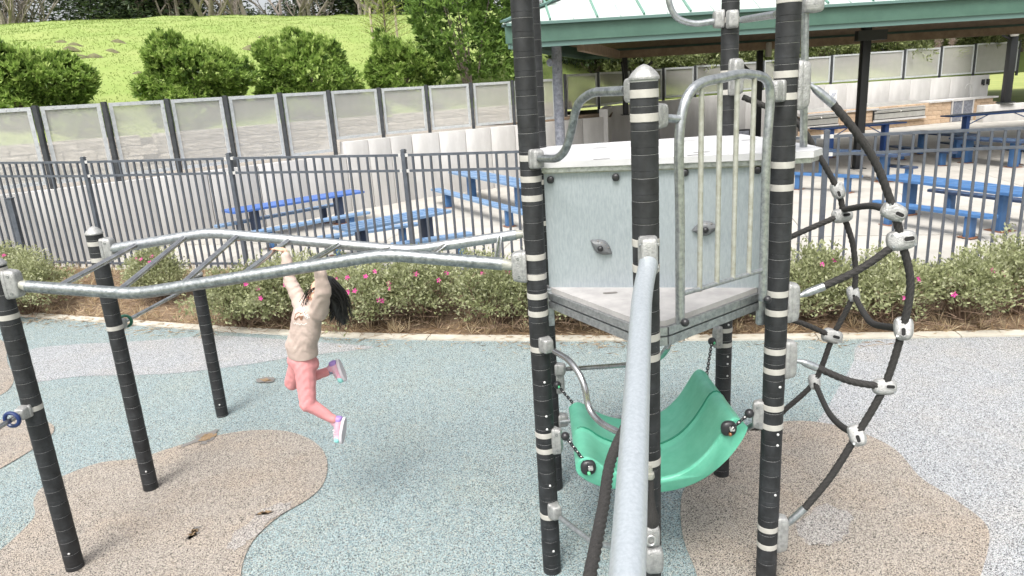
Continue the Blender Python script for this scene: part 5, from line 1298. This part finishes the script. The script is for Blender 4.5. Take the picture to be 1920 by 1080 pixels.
# hands: palm, four fingers, thumb
def hand(wr, palm_dir, side, nrm, curl, sgn):
    d = V(palm_dir).normalized(); n = V(nrm); n = (n-d*n.dot(d)).normalized(); s = d.cross(n)*sgn; seg = []
    seg += [(wr, wr+d*.022, .0165, .019)]
    for k in range(4): q = wr+d*.018+s*(-.018+.012*k); seg.append((q, wr+d*.052+s*(-.020+.0133*k), .0105, .0095))
    for k, ln in enumerate((.040, .046, .043, .034)):
        p = wr+d*.054+s*(-.020+.0133*k); ang = 0; r = .0072
        for j in range(3):
            ang += curl*(1.0, 1.15, .9)[j]; dd = d*math.cos(ang)-n*math.sin(ang); e = p+dd*ln*(.44, .32, .24)[j]; seg.append((p, e, r, r*.9)); p = e; r *= .9
    p = wr+d*.016-s*.020; e = p-s*.018+d*.020-n*.012; seg.append((p, e, .0095, .0085)); seg.append((e, e+d*.022-n*.018*curl, .008, .0065))
    return seg
# gripping left hand on rung 5, right hand laid over rung 4
rg5 = at_rail(nr, -1.31).lerp(at_rail(fr_, -1.29), .32); rg4 = at_rail(nr, -1.70).lerp(at_rail(fr_, -1.68), .66)
GL = V((rg5.x, rg5.y, rg5.z)); GR = rg4
WLh = GL+V((.035, -.01, -.055)); dL = V((-.25, .0, 1)); 
WL = WL.lerp(WLh, .75)
WRh = GR+V((.085, -.02, .0)); WR = WR.lerp(WRh, .8)
hl_seg = hand(WLh, (GL+V((-.005, 0, .045))-WLh), 1, (.9, .1, .25), 1.05, 1)
hr_seg = hand(WRh, (V((-1, .02, .38))), 1, (.15, 0, 1), .22, -1)
fore = [(EL, WLh, .026, .0165), (ER, WRh, .026, .0165)]
body = caps([(PEL, CH_, .075, .08), (CH_, NK, .065, .036), (NK, hp(-.02, 0, -.07), .034, .036), (SL, EL, .033, .027), (SR, ER, .033, .027)]+fore+
            [(CH_, SL, .05, .036), (CH_, SR, .05, .036), (HL, KL, .06, .042), (KL, AL, .042, .025), (HR, KR, .06, .042), (KR, AR, .042, .025)]+hl_seg+hr_seg,
            [(hp(0, 0, .012), (.088, .073, .098), HRm), (hp(.018, 0, -.045), (.062, .055, .062), HRm), (hp(.052, 0, -.068), (.026, .03, .026), HRm), (hp(.090, 0, -.018), (.012, .010, .016), HRm), (hp(.05, .038, -.03), (.03, .026, .03), HRm), (hp(.05, -.038, -.03), (.03, .026, .03), HRm),
             (hp(-.005, .076, -.015), (.018, .009, .026), HRm), (hp(-.005, -.076, -.015), (.018, .009, .026), HRm)])
bo = fuse('body', body, 'skin', kid, .0048, 4)
MB().ball(hp(.080, 0, -.058), (.009, .018, .011), 14, 9, HRm).build('mouth', 'lips', bo)
for s in (-1, 1):
    e = MB().ball(hp(.073, s*.030, .004), (.009, .014, .0075), 12, 8, HRm).build('eye', 'eye_white', bo); MB().ball(hp(.0795, s*.030, .004), (.004, .006, .006), 10, 7, HRm).build('iris', 'eye_dark', e)
    MB().tube([hp(.078, s*.016, .022), hp(.079, s*.032, .027), hp(.070, s*.046, .022)], [.002, .003, .0015], 6).build('eyebrow', 'hair', bo)
# sweatshirt
def wr_(k): return lambda c: .0035*math.sin(c.z*95+4*math.sin(c.x*31)+3*math.sin(c.y*27))*k+.0022*math.sin(c.x*70+c.z*40+c.y*55)*k
tors = Matrix((fwd, lft, V((0, 0, 1)))).transposed()
hem = aty(567, 657, 4.80)
TK = [(hem+V((.0, 0, -.005)), .104, .132), (hem+V((0, 0, .05)), .110, .140), (CH_.lerp(hem, .5), .108, .140), (CH_+V((0, 0, .02)), .100, .132), (NK+V((.012, 0, -.035)), .068, .098)]
torso = []
for (c0_, a0, b0), (c1_, a1, b1) in zip(TK, TK[1:]):
    for k in range(7): u = k/7; torso.append((c0_.lerp(c1_, u), (a0+(a1-a0)*u, b0+(b1-b0)*u, .045), tors))
torso.append((TK[-1][0], (.068, .098, .05), tors))
SLc, SRc = SL.lerp(CH_, .2), SR.lerp(CH_, .15)
sw = fuse('sweatshirt', caps([(SLc, EL, .068, .057), (EL, EL.lerp(WLh, .8), .053, .042), (SRc, ER, .056, .047), (ER, ER.lerp(WRh, .8), .045, .038), (CH_, SLc, .08, .062), (CH_, SRc, .08, .06)], torso), 'sweat', kid, .007, 7, wr_(.55))
def ringtube(c, ax, r1, r2, th, mt, nm, parent, rot=None):
    u = rot if rot is not None else towards(ax); pts = []
    for k in range(33):
        a = 2*math.pi*k/32; pts.append(V(c)+u @ V((0, r1*math.cos(a), r2*math.sin(a))))
    return MB().tube(pts, th, 10, False).build(nm, mt, parent)
for e, w0 in ((EL, WLh), (ER, WRh)): d = (w0-e).normalized(); MB().tube([e.lerp(w0, .74), e.lerp(w0, .80), e.lerp(w0, .90), e.lerp(w0, .92)], [.034, .0345, .027, .022], 20).build('cuff', 'sweat', sw)
hm = MB(); 
for (z0, k0), (z1, k1) in (((-.032, .90), (-.03, .955)), ((-.03, .955), (.006, 1.0))):
    pass
rings = []
m = MB(); zs = [(-.036, .86), (-.036, .93), (-.022, .955), (.004, .965), (.03, .98)]
for z, kx in zs:
    for j in range(32): a = 2*math.pi*j/32; m.v.append(tuple(hem+tors @ V((.110*kx*math.cos(a), .138*kx*math.sin(a), z))))
for i in range(len(zs)-1):
    for j in range(32): m.f.append((i*32+j, i*32+(j+1) % 32, (i+1)*32+(j+1) % 32, (i+1)*32+j))
m.build('waistband', 'sweat', sw)
# drawn print on the chest: arched letters, a brown animal shape, a line of script
bpy.context.view_layer.update()
bvh = BVHTree.FromPolygons([v.co for v in sw.data.vertices], [tuple(p.vertices) for p in sw.data.polygons])
pn = (fwd*.95+V((.25, -.45, .12))).normalized(); px_ = V((0, 0, 1)).cross(pn).normalized(); pz_ = pn.cross(px_); pc0 = aty(560, 592, 4.70)
def decal(name, polys, material, lift=.003):
    vs_, fs_ = [], []
    for poly in polys:
        b0 = len(vs_); ok = True
        for x, y in poly:
            o_ = pc0+px_*x+pz_*y+pn*.25; h = bvh.ray_cast(o_, -pn)
            if h[0] is None: ok = False; break
            vs_.append(h[0]+pn*lift)
        if not ok: vs_ = vs_[:b0]; continue
        fs_.append(tuple(range(b0, len(vs_))))
    me = bpy.data.meshes.new(name); me.from_pydata(vs_, [], fs_); obj(name, me, material, sw)
def textpolys(s, size, arc=None, y0=0, x0=0):
    cu = bpy.data.curves.new('t', 'FONT'); cu.body = s; cu.size = size; cu.align_x = 'CENTER'; cu.resolution_u = 2
    o_ = bpy.data.objects.new('t', cu); COL.objects.link(o_); dg = bpy.context.evaluated_depsgraph_get(); me = bpy.data.meshes.new_from_object(o_.evaluated_get(dg)); bpy.data.objects.remove(o_)
    out = []
    for p in me.polygons:
        q = []
        for i in p.vertices:
            x, y = me.vertices[i].co.x, me.vertices[i].co.y
            if arc: a = x/arc; x, y = (arc+y)*math.sin(a), (arc+y)*math.cos(a)-arc
            q.append((x+x0, y+y0))
        out.append(q)
    return out
tp = textpolys('CLUB', .034, None); mx_ = .075
decal('print_letters', [[((.062+y_)*math.sin(.75+x_/.062), (.062+y_)*math.cos(.75+x_/.062)-.028) for x_, y_ in q] for q in tp], 'print_white')
stk = []
for k in range(3):                              # unreadable strokes at the left of the arch
    for dx in (-.1, .1): a_ = -.75+k*.38+dx; stk.append([(r_*math.sin(a_+w_), r_*math.cos(a_+w_)-.028) for r_, w_ in ((.064, -.035), (.088, -.035-dx*.5), (.088, .035-dx*.5), (.064, .035))])
for k in range(12):                             # the thin script line under the animal
    x_ = -.055+k*.0095; y_ = -.06-.004*math.sin(k*2.1); stk.append([(x_, y_), (x_+.010, y_+.002), (x_+.010, y_+.0075), (x_, y_+.0055)])
decal('print_strokes', stk, 'print_white')
ani = [[(-.045, -.03), (-.04, .005), (-.015, .022), (.02, .02), (.045, .028), (.055, .012), (.04, -.002), (.03, -.03), (.018, -.03), (.015, -.012), (-.015, -.012), (-.022, -.034), (-.034, -.034)]]
def tri_(poly):
    c = (sum(p[0] for p in poly)/len(poly), sum(p[1] for p in poly)/len(poly)); return [[c, poly[i], poly[(i+1) % len(poly)]] for i in range(len(poly))]
decal('print_animal', tri_(ani[0]), 'print_brown')
# trousers
pt = fuse('trousers', caps([(HL, KL, .080, .060), (KL, KL.lerp(AL, .93), .054, .034), (HR, KR, .076, .058), (KR, KR.lerp(AR, .93), .052, .034), (HL, HR, .07, .07)], [(PEL+V((0, 0, .01)), (.100, .124, .08), tors), (PEL+fwd*-.02+V((0, 0, -.03)), (.098, .12, .07), tors)]), 'pants', kid, .007, 7, wr_(.4))
for K, A_ in ((KL, AL), (KR, AR)): MB().tube([K.lerp(A_, .88), K.lerp(A_, 1.05), K.lerp(A_, 1.14)], [.027, .027, .029], 16).build('sock', 'sock', kid)
# shoes
def shoe(ank, toe, sole_n, nm):
    ank, toe = V(ank), V(toe); d = (toe-ank).normalized(); n = V(sole_n); n = (n-d*n.dot(d)).normalized(); s = d.cross(n); heel = ank-d*.045
    rt2 = Matrix((d, s, -n)).transposed()            # z up out of the shoe
    L_ = (toe-heel).length; c = (heel+toe)/2
    up = fuse('shoe', caps([(heel+d*.035-n*.005, toe-d*.035, .034, .030), (heel+d*.035-n*.004, ank-n*.036, .034, .034)], [(toe-d*.035+n*.006, (.040, .034, .026), rt2)]), 'shoe_pink', kid, .005, 4)
    pts = []
    for k in range(36):
        a = 2*math.pi*k/36; x = math.cos(a); y = math.sin(a); pts.append((x*L_*.53, y*(.037 if x > 0 else .033)))
    m = MB(); q = [c+rt2 @ V((x, y, -.026)) for x, y in pts]; q2 = [c+rt2 @ V((x*.98, y*.98, -.046)) for x, y in pts]; q1 = [c+rt2 @ V((x*1.03, y*1.04, -.034)) for x, y in pts]
    for r in (q, q1, q2): m.v += [tuple(v) for v in r]
    for i in range(2):
        for j in range(36): m.f.append((i*36+j, i*36+(j+1) % 36, (i+1)*36+(j+1) % 36, (i+1)*36+j))
    m.f.append(tuple(range(36))); m.f.append(tuple(range(72, 108))); m.build('sole', 'shoe_white', up)
    MB().sbox(c+rt2 @ V((L_*.36, 0, -.004)), (.06, .072, .045), .8, 18, 10, rt2).build('toe_cap', 'shoe_teal', up)
    MB().sbox(c+rt2 @ V((-L_*.40, 0, .008)), (.05, .068, .06), .75, 18, 10, rt2).build('heel_counter', 'shoe_purple', up)
    for k in range(3): MB().tube([c+rt2 @ V((.005+.018*k, .034, .010-.005*k)), c+rt2 @ V((.008+.018*k, .016, .036-.007*k)), c+rt2 @ V((.008+.018*k, -.016, .036-.007*k)), c+rt2 @ V((.005+.018*k, -.034, .010-.005*k))], .0045, 6).build('strap', 'shoe_white', up)
shoe(aty(636, 793, 4.72), aty(632, 829, 4.70), (.9, -.25, -.1), 'a'); shoe(aty(629, 688, 4.95), aty(640, 716, 4.93), (1, -.1, .25), 'b')
# hair: cap over the skull and long strands falling back
hc = caps([], [(hp(-.018, 0, .030), (.094, .084, .096), HRm), (hp(-.055, 0, -.02), (.07, .080, .085), HRm)])
hc2 = caps([(hp(-.045, 0, .02), aty(630, 570, 4.8), .078, .058), (aty(630, 570, 4.8), aty(639, 592, 4.8), .058, .040), (aty(639, 592, 4.8), aty(644, 606, 4.8), .04, .015)]); hc.add(hc2.v, hc2.f)
ho = fuse('hair', hc, 'hair', kid, .006, 5)
st_m = MB(); g = np.random.default_rng(8)
for i in range(520):
    a = g.uniform(-1.5, 1.5); el = g.uniform(-.5, 1.25); p0 = hp(-.018-.085*math.cos(a)*math.cos(el)*.95, .083*math.sin(a)*math.cos(el), .03+.095*math.sin(el))
    out_ = (p0-HDc).normalized(); e = aty(636+g.normal()*9, 590+g.normal()*9, 4.80+g.normal()*.03)
    if i < 26: e = aty(648+g.normal()*6, 606+g.normal()*7, 4.8+g.normal()*.04)
    mid = p0.lerp(e, .45)+out_*(.012+.006*g.random())+V((.014, 0, .008)); P4 = spline([p0, mid, e], .02); n4 = len(P4)
    st_m.tube(P4, [.0048*(1-.75*(k/(n4-1))**1.5) for k in range(n4)], 5)
for i in range(14):   # loose locks across the face
    s = g.uniform(-1, 1); p0 = hp(.06, .05*s+.02, .055); e = aty(570+g.normal()*6, 566+g.normal()*8, 4.74+g.normal()*.03); st_m.tube(spline([p0, p0.lerp(e, .5)+hf*.02, e], .02), .0022, 4)
st_m.build('strands', 'hair', ho)
